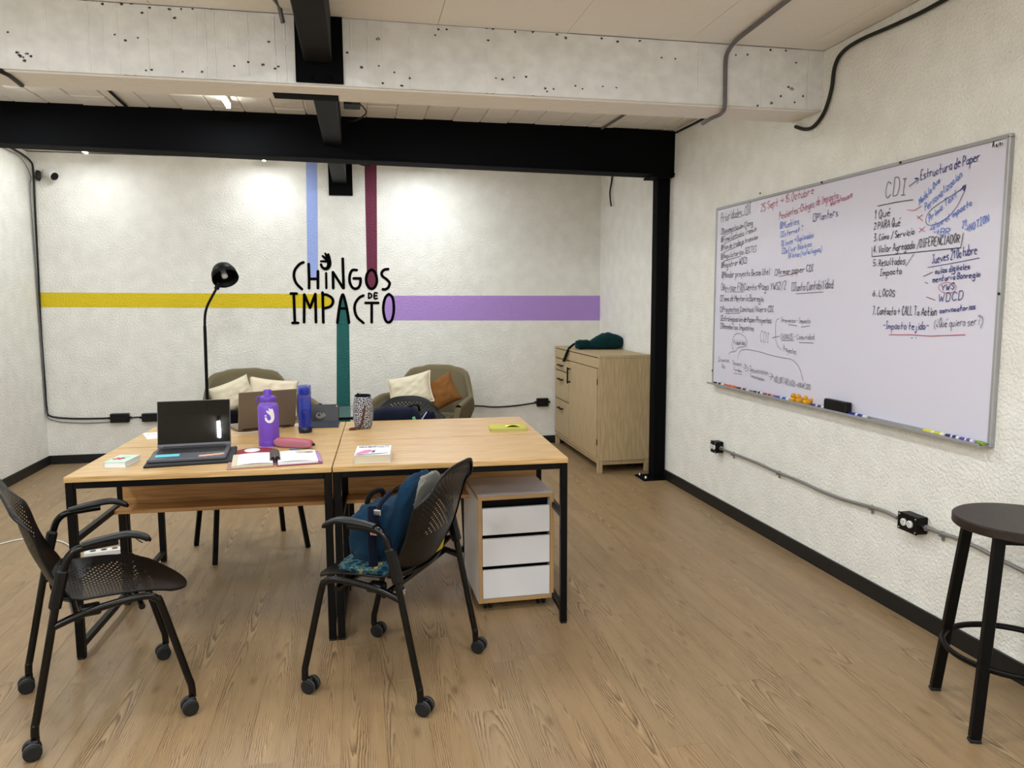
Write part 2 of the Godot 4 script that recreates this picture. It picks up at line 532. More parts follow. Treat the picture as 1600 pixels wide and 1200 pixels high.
	var blue_glass = mat(Color(0.03, 0.20, 0.74, 0.5), 0.06)
	blue_glass.transparency = BaseMaterial3D.TRANSPARENCY_ALPHA
	M.blue_glass = blue_glass
	var clear = mat(Color(0.55, 0.62, 0.60, 0.28), 0.04)
	clear.transparency = BaseMaterial3D.TRANSPARENCY_ALPHA
	M.glass = clear
	M.blue_solid = mat(Color(0.02, 0.08, 0.5), 0.3)
	M.blue_base = mat(Color(0.02, 0.025, 0.14), 0.3)
	M.lamp_glow = mat(Color.WHITE, 0.5)
	M.lamp_glow.emission_enabled = true
	M.lamp_glow.emission = Color(1.0, 0.99, 0.96)
	M.lamp_glow.emission_energy_multiplier = 16.0
	M.tube_housing = mat(Color(0.85, 0.85, 0.84), 0.45)
# wall paint of another colour with the same plaster relief
func paint(c: Color) -> StandardMaterial3D:
	var m = mat(c, 0.68)
	triplanar(m, Vector3.ONE * 0.85, true)
	relief(m, M.plaster, 0.42)
	return m

# ---------------------------------------------------------------- one-stroke alphabet for the handwriting (x 0-4, y 0-9, baseline 3)
const GLYPH := {
	"A": "032943 1535", "B": "0309 092938372606 2635342303", "C": "3829190705132334", "D": "0309 092937352303", "E": "39090333 0626", "F": "390903 0626", "G": "3829190705132335 3525",
	"H": "0309 3339 0636", "I": "0929 1913 0323", "J": "0939 29241304", "K": "0309 3906 0633", "L": "090333", "M": "0309254943", "N": "03093339", "O": "190705132335372919", "P": "0309 092938372606",
	"Q": "190705132335372919 2532", "R": "0309 092938372606 1633", "S": "38291908073534231304", "T": "0949 2923", "U": "090413233439", "V": "092349", "W": "0913273349", "X": "0339 0933", "Y": "0926 4926 2623", "Z": "09390333",
	"a": "36160504132334 3633", "b": "09032334352605", "c": "3526160504132334", "d": "3933 3526160504132334", "e": "0535261605041333", "f": "39291813 0626", "g": "3526160504132334 3631201001", "h": "0903 0516263533",
	"i": "1613 1718", "j": "26211001", "k": "0903 3604 1533", "l": "191423", "m": "0306 05162523 25364543", "n": "0306 0516263533", "o": "160504132334352616", "p": "0600 05162635342303", "q": "3630 3526160504132334",
	"r": "0306 051636", "s": "361605342303", "t": "191423 0636", "u": "0604132334 3633", "v": "062346", "w": "0613253346", "x": "0633 3603", "y": "0623 3610", "z": "06360333",
	"0": "190705132335372919", "1": "071913", "2": "08192938370333", "3": "0939162635342303", "4": "290535 2923", "5": "3909062635342303", "6": "29160504132334352605", "7": "093913",
	"é": "0535261605041333 2839", "ó": "160504132334352616 2839", "á": "36160504132334 3633 2839", "í": "1613 1829",
	"/": "0239", "-": "0636", ".": "1314", "?": "0819293837 2625 2324", "¿": "2928 2726 15043313", "(": "29170421", ")": "09272401", ">": "0646 384634", "_": "0333", "=": "0636 0434", "+": "0646 2824", "[": "0309494303", "#": "0309494303 1438 1834"}
# letters along the line from a to b (points in the plane), capital height hh
func write(st, text: String, a: Vector2, b: Vector2, hh: float, w: float, m: Callable):
	var total = 0.0
	var adv = []
	for ch in text:
		var wd = 2.2
		if GLYPH.has(ch):
			var mx = 0; 
			var run = GLYPH[ch].replace(" ", "")
			for i in range(0, run.length(), 2): mx = maxi(mx, int(run[i]))
			wd = mx + 1.5
		adv.append(wd); total += wd
	var d = (b - a)
	var ex = d / total
	var n = Vector2(-d.y, d.x).normalized()
	if n.y < 0: n = -n
	# board writing leans with the baseline but its stems stay close to upright
	n = (n * 0.5 + Vector2(0, 1)).normalized()
	var ey = n * (hh / 6.0)
	var x = 0.0
	var k = 0
	for ch in text:
		if GLYPH.has(ch):
			var j = Vector2(rng.randf_range(-0.25, 0.25), rng.randf_range(-0.35, 0.35))
			var big = rng.randf_range(0.88, 1.12)
			for run in GLYPH[ch].split(" "):
				var pts = []
				for i in range(0, run.length(), 2):
					var gx = (float(run[i]) + j.x + rng.randf_range(-0.14, 0.14)); var gy = (float(run[i + 1]) - 3.0) * big + j.y + rng.randf_range(-0.14, 0.14)
					pts.append(a + ex * (x + gx + gy * 0.08) + ey * gy)
				if pts.size() > 2 and not (ch in "[#"): pts = smooth2(pts, 2)
				stroke(st, pts, w, m)
		x += adv[k]; k += 1

# ---------------------------------------------------------------- the scene
func _ready():
	rng.seed = 4242
	lens()
	var cam = Camera3D.new()
	cam.name = "camera"
	cam.fov = rad_to_deg(2.0 * atan(600.0 / FOCAL))
	cam.near = 0.05
	cam.transform = Transform3D(Basis(cam_right, cam_up, -cam_fwd), EYE)
	add_child(cam)
	cam.current = true
	var env = Environment.new()
	env.background_mode = Environment.BG_COLOR
	env.background_color = Color(0, 0, 0)
	env.tonemap_mode = Environment.TONE_MAPPER_LINEAR
	env.tonemap_exposure = 1.07
	env.sdfgi_enabled = true
	env.ssao_enabled = true
	env.ssil_enabled = true
	var we = WorldEnvironment.new()
	we.name = "environment"
	we.environment = env
	add_child(we)
	materials()
	lamps()
	shell()
	beams()
	mural()
	wall_fittings()
	whiteboard()
	desks()
	cabinet()
	lounge()
	chairs()
	pedestal()
	stool()
	desk_things()

# ---------------------------------------------------------------- ceiling tubes
func tube_lamp(x: float, z0: float, z1: float, energy: float, label: String):
	var t = thing("ceiling_tube_light", label, "light", Vector3(x, HC, (z0 + z1) * 0.5), 0, "white ceiling tube lights")
	var L = absf(z1 - z0)
	var st = S()
	bx(st, Vector3(0, -0.013, 0), Vector3(0.032, 0.026, L), 0.003)
	obj("housing", st, M.tube_housing, t)
	st = S()
	tube(st, [Vector3(0, -0.040, -L * 0.5 + 0.012), Vector3(0, -0.040, L * 0.5 - 0.012)], 0.014, 12)
	obj("glowing_tube", st, M.lamp_glow, t)
	for s in [-1, 1]:
		st = S()
		bx(st, Vector3(0, -0.034, s * (L * 0.5 - 0.006)), Vector3(0.03, 0.045, 0.012), 0.002)
		obj("end_cap", st, M.tube_housing, t)
	var a = AreaLight3D.new()
	a.name = "lamp_light"
	a.area_size = Vector2(0.03, L - 0.03)
	a.light_energy = energy
	a.light_color = Color(0.955, 0.982, 1.0)
	a.area_range = 14.0
	a.area_attenuation = 2.0
	a.shadow_enabled = true
	a.rotation_degrees = Vector3(-90, 0, 0)
	a.position = Vector3(0, -0.056, 0)
	t.add_child(a)
func lamps():
	tube_lamp(-0.745, -7.12, -6.52, BACK_LAMP, "ceiling tube light behind black beam, near the blue wall stripe")
	tube_lamp(-2.14, -7.03, -6.43, BACK_LAMP, "ceiling tube light behind black beam, near the wall camera")
	tube_lamp(-0.752, -5.24, -4.64, MID_LAMP, "ceiling tube light between concrete beam and black beam, near the joist")
	tube_lamp(-2.03, -5.14, -4.54, MID_LAMP, "ceiling tube light between concrete beam and black beam, by left wall")
	tube_lamp(0.62, -6.92, -6.32, BACK_LAMP * 2.4, "ceiling tube light behind black beam, above the armchair with brown cushion")
	tube_lamp(0.62, -4.80, -4.20, MID_LAMP, "ceiling tube light between concrete beam and black beam, above the desks")
	var rows = [[-2.3, 0.65, "nearest the concrete beam"], [-0.35, 1.15, "in the second row"], [1.6, 1.5, "nearest the wall facing the mural"]]
	for r in rows:
		for c in [[-2.05, "by left wall"], [-0.72, "beside the joist"], [0.62, "on the whiteboard side"]]:
			tube_lamp(c[0], r[0] - 0.3, r[0] + 0.3, FRONT_LAMP * r[1], "ceiling tube light %s, %s" % [c[1], r[2]])
const BACK_LAMP := 0.62
const MID_LAMP := 1.45
const FRONT_LAMP := 1.95

# ---------------------------------------------------------------- floor, walls, ceiling
func slab(called: String, label: String, c: Vector3, s: Vector3, m) -> MeshInstance3D:
	var st = S()
	bx(st, c, s)
	var o = obj(called, st, m)
	o.set_meta("label", label)
	o.set_meta("kind", "structure")
	return o
func shell():
	var W = 0.15
	var xm = (XL + XR) * 0.5; var zm = (ZB + ZF) * 0.5; var lx = XR - XL; var lz = ZF - ZB
	slab("wall_back", "white rough plaster back wall with painted colour stripes", Vector3(xm, HC * 0.5, ZB - W * 0.5), Vector3(lx + 2 * W, HC, W), M.wall)
	slab("wall_right", "white rough plaster side wall carrying the whiteboard", Vector3(XR + W * 0.5, HC * 0.5, zm), Vector3(W, HC, lz), M.wall)
	slab("wall_left", "white rough plaster side wall by the floor lamp", Vector3(XL - W * 0.5, HC * 0.5, zm), Vector3(W, HC, lz), M.wall)
	slab("wall_front", "white rough plaster wall facing the mural wall", Vector3(xm, HC * 0.5, ZF + W * 0.5), Vector3(lx + 2 * W, HC, W), M.wall)
	# baseboards
	var hb = 0.078
	slab("baseboard_right", "black baseboard along the whiteboard wall", Vector3(XR - 0.006, hb * 0.5, zm), Vector3(0.012, hb, lz), M.baseboard)
	slab("baseboard_left", "black baseboard along the left wall", Vector3(XL + 0.006, hb * 0.5, zm), Vector3(0.012, hb, lz), M.baseboard)
	slab("baseboard_back", "black baseboard along the mural wall", Vector3(xm, hb * 0.5, ZB + 0.006), Vector3(lx, hb, 0.012), M.baseboard)
	# floor with planks laid towards the mural wall
	var fl = slab("floor", "brown wood-grain plank floor", Vector3(xm, -0.06, zm), Vector3(lx + 2 * W, 0.1, lz + 2 * W), M.rubber)
	var pw = 0.145; var pl = 1.2; var g = 0.0002
	var variants = []
	for k in 16:
		var strip = k % 4
		var fu = (k >> 2) & 1; var fv = (k >> 3) & 1
		var st = S()
		var uvf = func(p):
			var u = p.x / pw + 0.5; var v = p.z / pl + 0.5
			if fu: u = 1 - u
			if fv: v = 1 - v
			return Vector2((strip + clampf(u, 0.01, 0.99)) * 0.25, v)
		var put = func(p): st.set_uv(uvf.call(p)); st.add_vertex(p)
		var hx = pw * 0.5 - g; var hz = pl * 0.5 - g; var b = 0.0005
		var T = [Vector3(-hx + b, 0, -hz + b), Vector3(hx - b, 0, -hz + b), Vector3(hx - b, 0, hz - b), Vector3(-hx + b, 0, hz - b)]
		var B = [Vector3(-hx, -b, -hz), Vector3(hx, -b, -hz), Vector3(hx, -b, hz), Vector3(-hx, -b, hz)]
		for q in [[T[0], T[1], T[2]], [T[0], T[2], T[3]]]:
			for p in q: put.call(p)
		for i in 4:
			var j = (i + 1) % 4
			for p in [T[i], B[j], T[j]]: put.call(p)
			for p in [T[i], B[i], B[j]]: put.call(p)
		st.generate_normals()
		variants.append(st.commit())
	var rest = S()
	var n = int(ceil(lx / pw))
	for i in n:
		var x = XL + pw * (i + 0.5)
		var off = rng.randf() * pl
		var z = ZB - off + pl * 0.5
		while z - pl * 0.5 < ZF:
			var k = rng.randi() % 16
			if z - pl * 0.5 < -1.55:
				var o = MeshInstance3D.new()
				o.mesh = variants[k]; o.material_override = M.floor_tones[rng.randi() % 4]; o.name = "plank"
				o.position = Vector3(x, 0, z)
				fl.add_child(o, true)
			else: rest.append_from(variants[k], 0, Transform3D(Basis(), Vector3(x, 0, z)))
			z += pl
	var ro = MeshInstance3D.new()
	ro.mesh = rest.commit(); ro.material_override = M.floor; ro.name = "more_planks"
	ro.set_meta("kind", "stuff")
	fl.add_child(ro)
	# ceiling: slab with the marks of its shuttering; wide panels in front, narrow boards between the beams
	var ce = slab("ceiling", "painted board-marked concrete ceiling", Vector3(xm, HC + 0.085, zm), Vector3(lx + 2 * W, 0.15, lz + 2 * W), M.ceiling)
	var x0 = XL
	while x0 < XR - 0.01:
		var w = minf(0.62, XR - x0)
		for seg in [[-3.67, -1.2], [-1.2, 1.2], [1.2, ZF]]:
			var st = S()
			bx(st, Vector3(0, 0, 0), Vector3(w - 0.002, 0.014, seg[1] - seg[0] - 0.002), 0.0015)
			var o = obj("ceiling_panel", st, M.ceiling, ce)
			o.position = Vector3(x0 + w * 0.5, HC + 0.007 + rng.randf_range(0, 0.0025), (seg[0] + seg[1]) * 0.5)
		x0 += w
	x0 = XL
	var bm = []
	for k in 3:
		var st = S()
		bx(st, Vector3.ZERO, Vector3(0.196, 0.02, [0.40, 0.52, 0.34][k] - 0.006), 0.004)
		st.generate_normals(); bm.append(st.commit())
	while x0 < XR - 0.05:
		var z = -3.93 - rng.randf() * 0.2
		while z > -5.6:
			var k = rng.randi() % 3
			var L = [0.40, 0.52, 0.34][k]
			obj("ceiling_board", bm[k], M.ceiling, ce).position = Vector3(x0 + 0.1, HC + 0.010 + rng.randf_range(-0.004, 0.003), z - L * 0.5)
			z -= L
		x0 += 0.2

# ---------------------------------------------------------------- beams and column
func beams():
	var zf = -3.671; var zb = -3.925; var y0 = 2.405
	var cb = structure("concrete_beam", "painted white concrete beam with pitted face crossing the room")
	var st = S()
	bx(st, Vector3((XL + XR) * 0.5, (y0 + HC) * 0.5 - 0.004, (zf + zb) * 0.5 - 0.004), Vector3(XR - XL, HC - y0 + 0.008, zf - zb - 0.008), 0.006)
	obj("beam_body", st, M.concrete, cb)
	var tx = beam_textures(zf, y0, HC)
	var fm = mat(Color.WHITE, 0.75)
	fm.albedo_texture = tx[0]
	relief(fm, tx[1], 0.8)
	st = S()
	var c = [Vector3(XL, y0, zf), Vector3(XR, y0, zf), Vector3(XR, HC, zf), Vector3(XL, HC, zf)]
	var uv = [Vector2(0, 1), Vector2(1, 1), Vector2(1, 0), Vector2(0, 0)]
	for i in [0, 2, 1, 0, 3, 2]:
		st.set_uv(uv[i]); st.add_vertex(c[i])
	for i in [0, 1, 2, 0, 2, 3]:
		st.set_uv(uv[i]); st.add_vertex(c[i] + Vector3(0, 0, -0.006))
	obj("cast_face", st, fm, cb)
	# black cross beam
	var sb = structure("steel_beam", "black steel cross beam under the ceiling")
	st = S()
	bar(st, Vector3(XL, 2.614, -5.62), Vector3(XR, 2.535, -5.62), 0.17, 0.315, Vector3.UP, 0.004)
	obj("beam_web", st, M.steel, sb)
	st = S()
	bar(st, Vector3(XL, 2.455, -5.62), Vector3(XR, 2.376, -5.62), 0.19, 0.014, Vector3.UP, 0.003)
	obj("bottom_flange", st, M.steel, sb)
	# beam running towards the mural wall, with its fixing plates
	var lb = structure("steel_joist", "black steel joist running to the mural wall")
	st = S()
	var A = Vector3(-0.185, 2.60, ZF); var B = Vector3(-0.107, 2.60, ZB)
	bar(st, A, B, 0.122, 0.2, Vector3.UP, 0.004)
	obj("joist", st, M.steel_grey, lb)
	for p in [[-0.128, -3.664, 0.21, 0.30, 2.56], [-0.128, -3.932, 0.24, 0.30, 2.556], [-0.10, ZB + 0.008, 0.215, 0.305, 2.547]]:
		st = S()
		bx(st, Vector3(p[0], p[4], p[1]), Vector3(p[2], p[3], 0.014), 0.002)
		obj("fixing_plate", st, M.steel, lb)
	st = S()
	bx(st, Vector3(-0.20, 2.398, -3.86), Vector3(0.30, 0.008, 0.10), 0.002)
	obj("fixing_plate", st, M.steel, lb)
	for x in [-0.165, -0.085]:
		for y in [2.43]:
			st = S()
			lathe(st, [Vector2(0, 0.012), Vector2(0.008, 0.012), Vector2(0.008, 0)], 6, Transform3D(Basis(Vector3.RIGHT, PI / 2), Vector3(x, y, -3.657)))
			obj("bolt", st, M.steel, lb)
	# column by the whiteboard wall
	var co = structure("steel_column", "black square steel column standing against the whiteboard wall")
	st = S()
	bx(st, Vector3(2.347, 1.185, -5.655), Vector3(0.10, 2.37, 0.10), 0.006)
	obj("post", st, M.steel, co)
	st = S()
	bx(st, Vector3(2.30, 0.006, -5.665), Vector3(0.19, 0.012, 0.20), 0.002)
	obj("base_plate", st, M.steel, co)
	st = S()
	bx(st, Vector3(2.31, 2.36, -5.62), Vector3(0.17, 0.016, 0.2), 0.002)
	obj("top_plate", st, M.steel, co)
	for q in [Vector3(2.235, 0.02, -5.60), Vector3(2.235, 0.02, -5.73)]:
		st = S()
		lathe(st, [Vector2(0, 0.012), Vector2(0.011, 0.012), Vector2(0.011, -0.01)], 6, Transform3D(Basis(), q))
		obj("bolt", st, M.chrome, co)
	# dark lamp-feed box and cables on the joist between the beams
	st = S()
	bx(st, Vector3(0.015, 2.655, -4.9), Vector3(0.10, 0.09, 0.14), 0.006)
	tag(obj("junction_box", st, M.black_plastic), "black junction box beside the joist between the two beams", "box")
	st = S()
	tube(st, smooth_path([Vector3(-0.06, 2.66, -4.55), Vector3(0.0, 2.60, -4.7), Vector3(0.06, 2.62, -4.86), Vector3(0.10, 2.60, -5.0), Vector3(0.03, 2.585, -5.15), Vector3(-0.045, 2.62, -5.3)]), 0.005, 6)
	tag(obj("loose_cable", st, M.cable), "looped black cable beside the joist between the two beams", "cable")
	st = S()
	var lc = []
	for q in [[548, 252], [556, 255], [566, 259], [576, 260], [584, 256]]: lc.append(on_z(-5.75, q[0], q[1] - 1))
	tube(st, smooth_path(lc), 0.005, 6)
	tag(obj("loose_cable", st, M.cable), "short black cable sagging under the black beam above wine stripe", "cable")

# ---------------------------------------------------------------- painted stripes and lettering on the back wall
const HAND := [[[765, 318], [840, 470], 78.0, 120.0], [[878, 350], [890, 560], 92.0, 170.0], [[662, 418], [820, 560], 84.0, 130.0], [[588, 623], [830, 623], 80.0, 96.0]]
func hand_mark(st, m: Callable, size: float):
	# ring-and-palm mark, 1 unit = its height; centre of the mark at the origin
	var f = func(p): return Vector2((p[0] - 770.0) / 700.0, -(p[1] - 635.0) / 700.0) * size
	for h in HAND: stroke(st, [f.call(h[0]), f.call(h[1])], [h[2] / 700.0 * size, h[3] / 700.0 * size], m)
	var path = [[885, 420], [888, 520], [895, 620], [905, 720], [888, 810], [842, 880], [770, 918], [685, 902], [618, 838], [588, 742]]
	var ws = [120, 170, 190, 172, 158, 142, 126, 110, 100, 92]
	var pts = []; var wv = []
	for i in path.size(): pts.append(f.call(path[i])); wv.append(ws[i] / 700.0 * size)
	stroke(st, pts, wv, m)
func mural():
	var wb = get_node("wall_back")
	var put = func(called, label, c, quadpx, lift):
		var st = S()
		var p = []
		for q in quadpx:
			var v = on_z(ZB + lift, q[0], q[1]); p.append(Vector3(clampf(v.x, XL, XR), minf(v.y, HC), v.z))
		quad(st, p[0], p[1], p[2], p[3])
		obj(called, st, paint(c), wb, label)
	put.call("painted_stripe", "yellow stripe painted across the wall", Color(0.86, 0.76, 0.05), [[40, 480], [505, 481.5], [505, 459.5], [40, 457]], 0.0012)
	put.call("painted_stripe", "lilac stripe painted across the wall", Color(0.69, 0.55, 0.83), [[612, 500.5], [960, 500.5], [960, 462], [612, 462]], 0.0012)
	put.call("painted_stripe", "light blue stripe painted down the wall", Color(0.61, 0.69, 0.92), [[480.5, 434], [497, 434], [495, 235], [477.5, 235]], 0.0012)
	put.call("painted_stripe", "wine red stripe painted down the wall", Color(0.40, 0.11, 0.23), [[573.5, 445], [589.5, 445], [588, 235], [569, 235]], 0.0012)
	put.call("painted_stripe", "teal green stripe painted down the wall", Color(0.035, 0.365, 0.355), [[526, 700], [548, 700], [545.5, 505], [526, 505]], 0.0012)
	var fm = plane_map(Vector3(0, 0, ZB + 0.0020), Vector3.RIGHT, Vector3.UP)
	var W2 = func(q):
		var v = on_z(ZB, 420 + q[0] * 0.15, 380 + q[1] * 0.15)
		return Vector2(v.x, v.y)
	var patch = func(called, label, c, pts):
		var st = S()
		var pp = []
		for q in pts: pp.append(W2.call(q))
		poly(st, pp, fm)
		obj(called, st, paint(c), wb, label)
	patch.call("painted_patch", "wine red paint inside the letter O", Color(0.40, 0.11, 0.23), [[1072, 280], [1035, 305], [1018, 360], [1022, 420], [1047, 462], [1075, 470], [1103, 452], [1122, 405], [1118, 340], [1098, 298]])
	patch.call("painted_patch", "lilac paint inside the letter O", Color(0.69, 0.55, 0.83), [[1250, 535], [1217, 567], [1198, 640], [1198, 720], [1218, 798], [1245, 820], [1278, 798], [1297, 720], [1297, 630], [1282, 562]])
	patch.call("painted_patch", "yellow paint inside the letter P", Color(0.86, 0.76, 0.05), [[560, 538], [610, 542], [655, 575], [664, 620], [638, 658], [566, 676]])
	patch.call("painted_patch", "teal paint inside the letter A", Color(0.035, 0.365, 0.355), [[722, 850], [730, 740], [748, 610], [770, 540], [793, 600], [818, 720], [830, 850]])
	var fl = plane_map(Vector3(0, 0, ZB + 0.0035), Vector3.RIGHT, Vector3.UP)
	var ink = paint(Color(0.018, 0.018, 0.022))
	ink.roughness = 0.9; ink.metallic_specular = 0.15
	var letters = {
		"C": [[[360, 200], [320, 220], [275, 275], [262, 340], [285, 415], [345, 478]]],
		"H": [[[415, 218], [420, 345], [420, 468]], [[512, 292], [512, 468]], [[420, 372], [512, 372]]],
		"i": [[[597, 312], [600, 468]]],
		"N": [[[672, 468], [668, 302]], [[668, 302], [775, 468]], [[770, 162], [780, 468]]],
		"G": [[[915, 280], [870, 282], [845, 330], [842, 400], [868, 458], [905, 475], [940, 455], [955, 410], [955, 370]], [[885, 367], [955, 367]]],
		"O": [[[1072, 275], [1035, 300], [1015, 360], [1020, 420], [1045, 465], [1075, 475], [1105, 455], [1125, 405], [1120, 340], [1100, 295], [1072, 275]]],
		"S": [[[1242, 270], [1200, 278], [1175, 310], [1185, 345], [1225, 375], [1258, 415], [1245, 460], [1215, 480], [1188, 480]]],
		"I": [[[230, 525], [290, 525]], [[260, 525], [272, 830]], [[248, 830], [305, 830]]],
		"M": [[[368, 822], [370, 535]], [[370, 535], [430, 672]], [[430, 672], [485, 530]], [[485, 530], [492, 822]]],
		"P": [[[568, 825], [562, 535], [562, 535], [610, 540], [660, 575], [668, 620], [640, 660], [570, 680]]],
		"A": [[[715, 828], [725, 740], [745, 610], [770, 535], [795, 600], [820, 720], [835, 828]], [[735, 680], [815, 680]]],
		"C2": [[[985, 545], [940, 570], [900, 630], [895, 700], [920, 770], [985, 830]]],
		"T": [[[1008, 622], [1140, 622]], [[1072, 622], [1072, 822]]],
		"O2": [[[1250, 530], [1215, 565], [1195, 640], [1195, 720], [1215, 800], [1245, 825], [1280, 800], [1300, 720], [1300, 630], [1285, 560], [1250, 530]]],
		"D": [[[1040, 520], [1040, 575]], [[1040, 520], [1066, 530], [1070, 558], [1040, 575]]],
		"E": [[[1130, 520], [1100, 520], [1100, 575], [1130, 575]], [[1100, 547], [1125, 547]]]}
	var le = sub("mural_lettering", wb)
	le.set_meta("label", "black painted lettering CHINGOS DE IMPACTO")
	for k in letters:
		var st = S()
		for run in letters[k]:
			var pts = []
			for q in run: pts.append(W2.call(q))
			if pts.size() > 3: pts = smooth2(pts, 4)
			stroke(st, pts, 0.0155 if k in ["D", "E"] else (0.021 if k == "i" else 0.0255), fl)
		obj("letter", st, ink, le)
	var st = S()
	var hc = on_z(ZB + 0.0035, 480 + 770 * 0.0375, 385 + 635 * 0.0375)
	hand_mark(st, plane_map(hc, Vector3.RIGHT, Vector3.UP), 700 * 0.0375 * 7.45 / FOCAL)
	obj("hand_symbol", st, ink, le)

# ---------------------------------------------------------------- cables, boxes and the wall camera
func cable(called: String, label: String, category: String, pts: Array, r: float, m, n := 6, par = self):
	var st = S()
	tube(st, smooth_path(pts, 5), r, n)
	var o = obj(called, st, m, par)
	if par == self: tag(o, label, category)
	return o
func wall_fittings():
	var bw = func(x, y, d = 0.014):
		var v = on_z(ZB + d, x, y)
		return Vector3(maxf(v.x, XL + 0.014), v.y, v.z)
	# corner cable and its two boxes
	cable("corner_cable", "black cable running down the wall corner below the camera", "cable", [Vector3(XL + 0.014, 2.66, -6.6), Vector3(XL + 0.014, 2.665, -7.0), Vector3(XL + 0.03, 2.62, ZB + 0.03), bw.call(52, 270), bw.call(55, 330), bw.call(60, 430), bw.call(63, 520), bw.call(66, 600), bw.call(68, 636), bw.call(78, 650), bw.call(110, 654), bw.call(150, 654), bw.call(176, 653)], 0.009, M.cable)
	cable("thin_corner_cable", "thinner grey cable beside the black corner cable", "cable", [Vector3(XL + 0.012, 2.64, -6.7), Vector3(XL + 0.02, 2.62, -7.1), Vector3(XL + 0.018, 2.5, ZB + 0.014), bw.call(47, 300, 0.03), bw.call(52, 430, 0.03), bw.call(58, 560, 0.03), bw.call(63, 642, 0.03), bw.call(84, 657, 0.012), bw.call(130, 661, 0.012), bw.call(178, 659, 0.012)], 0.004, M.grey_pipe)
	var boxes = [[175, 646.5, 200, 659.5, "black wall box at the end of the corner cable"], [224, 646, 248, 658, "black wall box half hidden behind the open laptop"], [838, 622, 857, 635, "black wall box beside the wooden cabinet"]]
	for b in boxes:
		var p = on_z(ZB + 0.025, (b[0] + b[2]) * 0.5, (b[1] + b[3]) * 0.5)
		var t = thing("wall_box", b[4], "box", Vector3(p.x, p.y, ZB))
		var k = 7.3 / FOCAL
		var st = S()
		bx(st, Vector3(0, 0, 0.024), Vector3((b[2] - b[0]) * k, (b[3] - b[1]) * k, 0.048), 0.004)
		obj("housing", st, M.black_plastic, t)
		st = S()
		bx(st, Vector3(0, 0, 0.049), Vector3((b[2] - b[0]) * k * 0.92, (b[3] - b[1]) * k * 0.9, 0.004), 0.001)
		obj("cover", st, M.black_plastic, t)
		for s in [-1, 1]:
			st = S()
			tube(st, [Vector3(s * (b[2] - b[0]) * k * 0.5, 0, 0.02), Vector3(s * ((b[2] - b[0]) * k * 0.5 + 0.02), 0, 0.018)], 0.011, 8)
			obj("connector", st, M.black_plastic, t)
	cable("box_link_cable", "short black cable between the two wall boxes", "cable", [bw.call(202, 653), bw.call(212, 652), bw.call(222, 652)], 0.007, M.cable)
	cable("low_wall_cable", "black cable sagging behind the armchairs to the cabinet box", "cable", [bw.call(250, 652), bw.call(420, 640), bw.call(600, 634), bw.call(735, 634), bw.call(770, 636), bw.call(800, 634.5), bw.call(820, 632), bw.call(838, 629)], 0.008, M.cable)
	# wall camera
	var c = on_z(ZB + 0.10, 69, 272)
	var t = thing("security_camera", "small white bullet camera with dark lens on the wall corner", "camera", Vector3(c.x, c.y, ZB))
	var dir = (Vector3(0.9, -0.55, 0.7)).normalized()
	var st = S()
	var q = Transform3D(Basis(Quaternion(Vector3.UP, dir)), Vector3(0, 0.03, 0.03))
	lathe(st, [Vector2(0, 0), Vector2(0.032, 0.0), Vector2(0.037, 0.01), Vector2(0.037, 0.10), Vector2(0.034, 0.104)], 20, q, false)
	obj("housing", st, M.white_plastic, t)
	st = S()
	lathe(st, [Vector2(0.034, 0.1045), Vector2(0.0, 0.1045)], 20, q, false)
	lathe(st, [Vector2(0.014, 0.107), Vector2(0.0, 0.108)], 14, q, false)
	obj("lens", st, M.black_plastic, t)
	st = S()
	bx(st, Vector3(-0.015, 0.03, 0.008), Vector3(0.06, 0.06, 0.016), 0.004)
	tube(st, [Vector3(-0.01, 0.03, 0.01), Vector3(0.0, 0.03, 0.04)], 0.012, 10)
	obj("mount", st, M.white_plastic, t)
	st = S()
	blob(st, Vector3(-0.075, 0.0, 0.02), Vector3(0.022, 0.045, 0.018), 0.8, Basis(), 0.4, 3, 14, 10)
	obj("cable_bundle", st, M.cable, t)
	# cable hanging out of the side wall behind the black beam
	cable("hanging_cable", "black cable end hanging on the wall behind the steel column", "cable", [on_x(XR - 0.01, 958, 258), on_x(XR - 0.01, 956, 280), on_x(XR - 0.02, 953, 302), on_x(XR - 0.03, 955, 322)], 0.008, M.cable)
	# cable over the whiteboard side
	var rw = func(x, y, d = 0.014): return on_x(XR - d, x, y)
	cable("ceiling_edge_cable", "thick black cable along ceiling edge, curling under the concrete beam", "cable", [Vector3(XR - 0.014, 2.675, -2.2), rw.call(1470, 3), rw.call(1400, 38), rw.call(1345, 62), rw.call(1316, 82), rw.call(1304, 105), rw.call(1299, 140), rw.call(1288, 175), rw.call(1272, 197), rw.call(1258, 202), rw.call(1243, 198)], 0.0095, M.cable, 8)
	# grey pipe across ceiling and beam
	var zf = -3.671 + 0.012
	cable("grey_conduit", "grey conduit bent over the face of the concrete beam", "conduit", [on_y(HC - 0.012, 1290, -45), on_y(HC - 0.012, 1231, 0), on_y(HC - 0.012, 1185, 36), on_y(HC - 0.012, 1152, 62), on_z(zf, 1139, 78), on_z(zf, 1134, 95), on_z(zf, 1133, 140), on_z(zf, 1132, 168), on_y(2.392, 1126, 178), on_y(2.392, 1113, 184), on_y(2.392, 1098, 193)], 0.0105, M.grey_pipe, 8)
	cable("wall_top_cable", "black cable from the grey conduit back to the black beam", "cable", [Vector3(XR - 0.01, 2.66, -4.2), Vector3(XR - 0.01, 2.67, -4.9), Vector3(XR - 0.01, 2.675, -5.5)], 0.008, M.cable)
	cable("ceiling_conduit", "black conduit on the ceiling boards by the left tube light", "conduit", [on_y(2.69, 150, 118), on_y(2.69, 170, 141), on_y(2.69, 198, 167)], 0.009, M.cable)
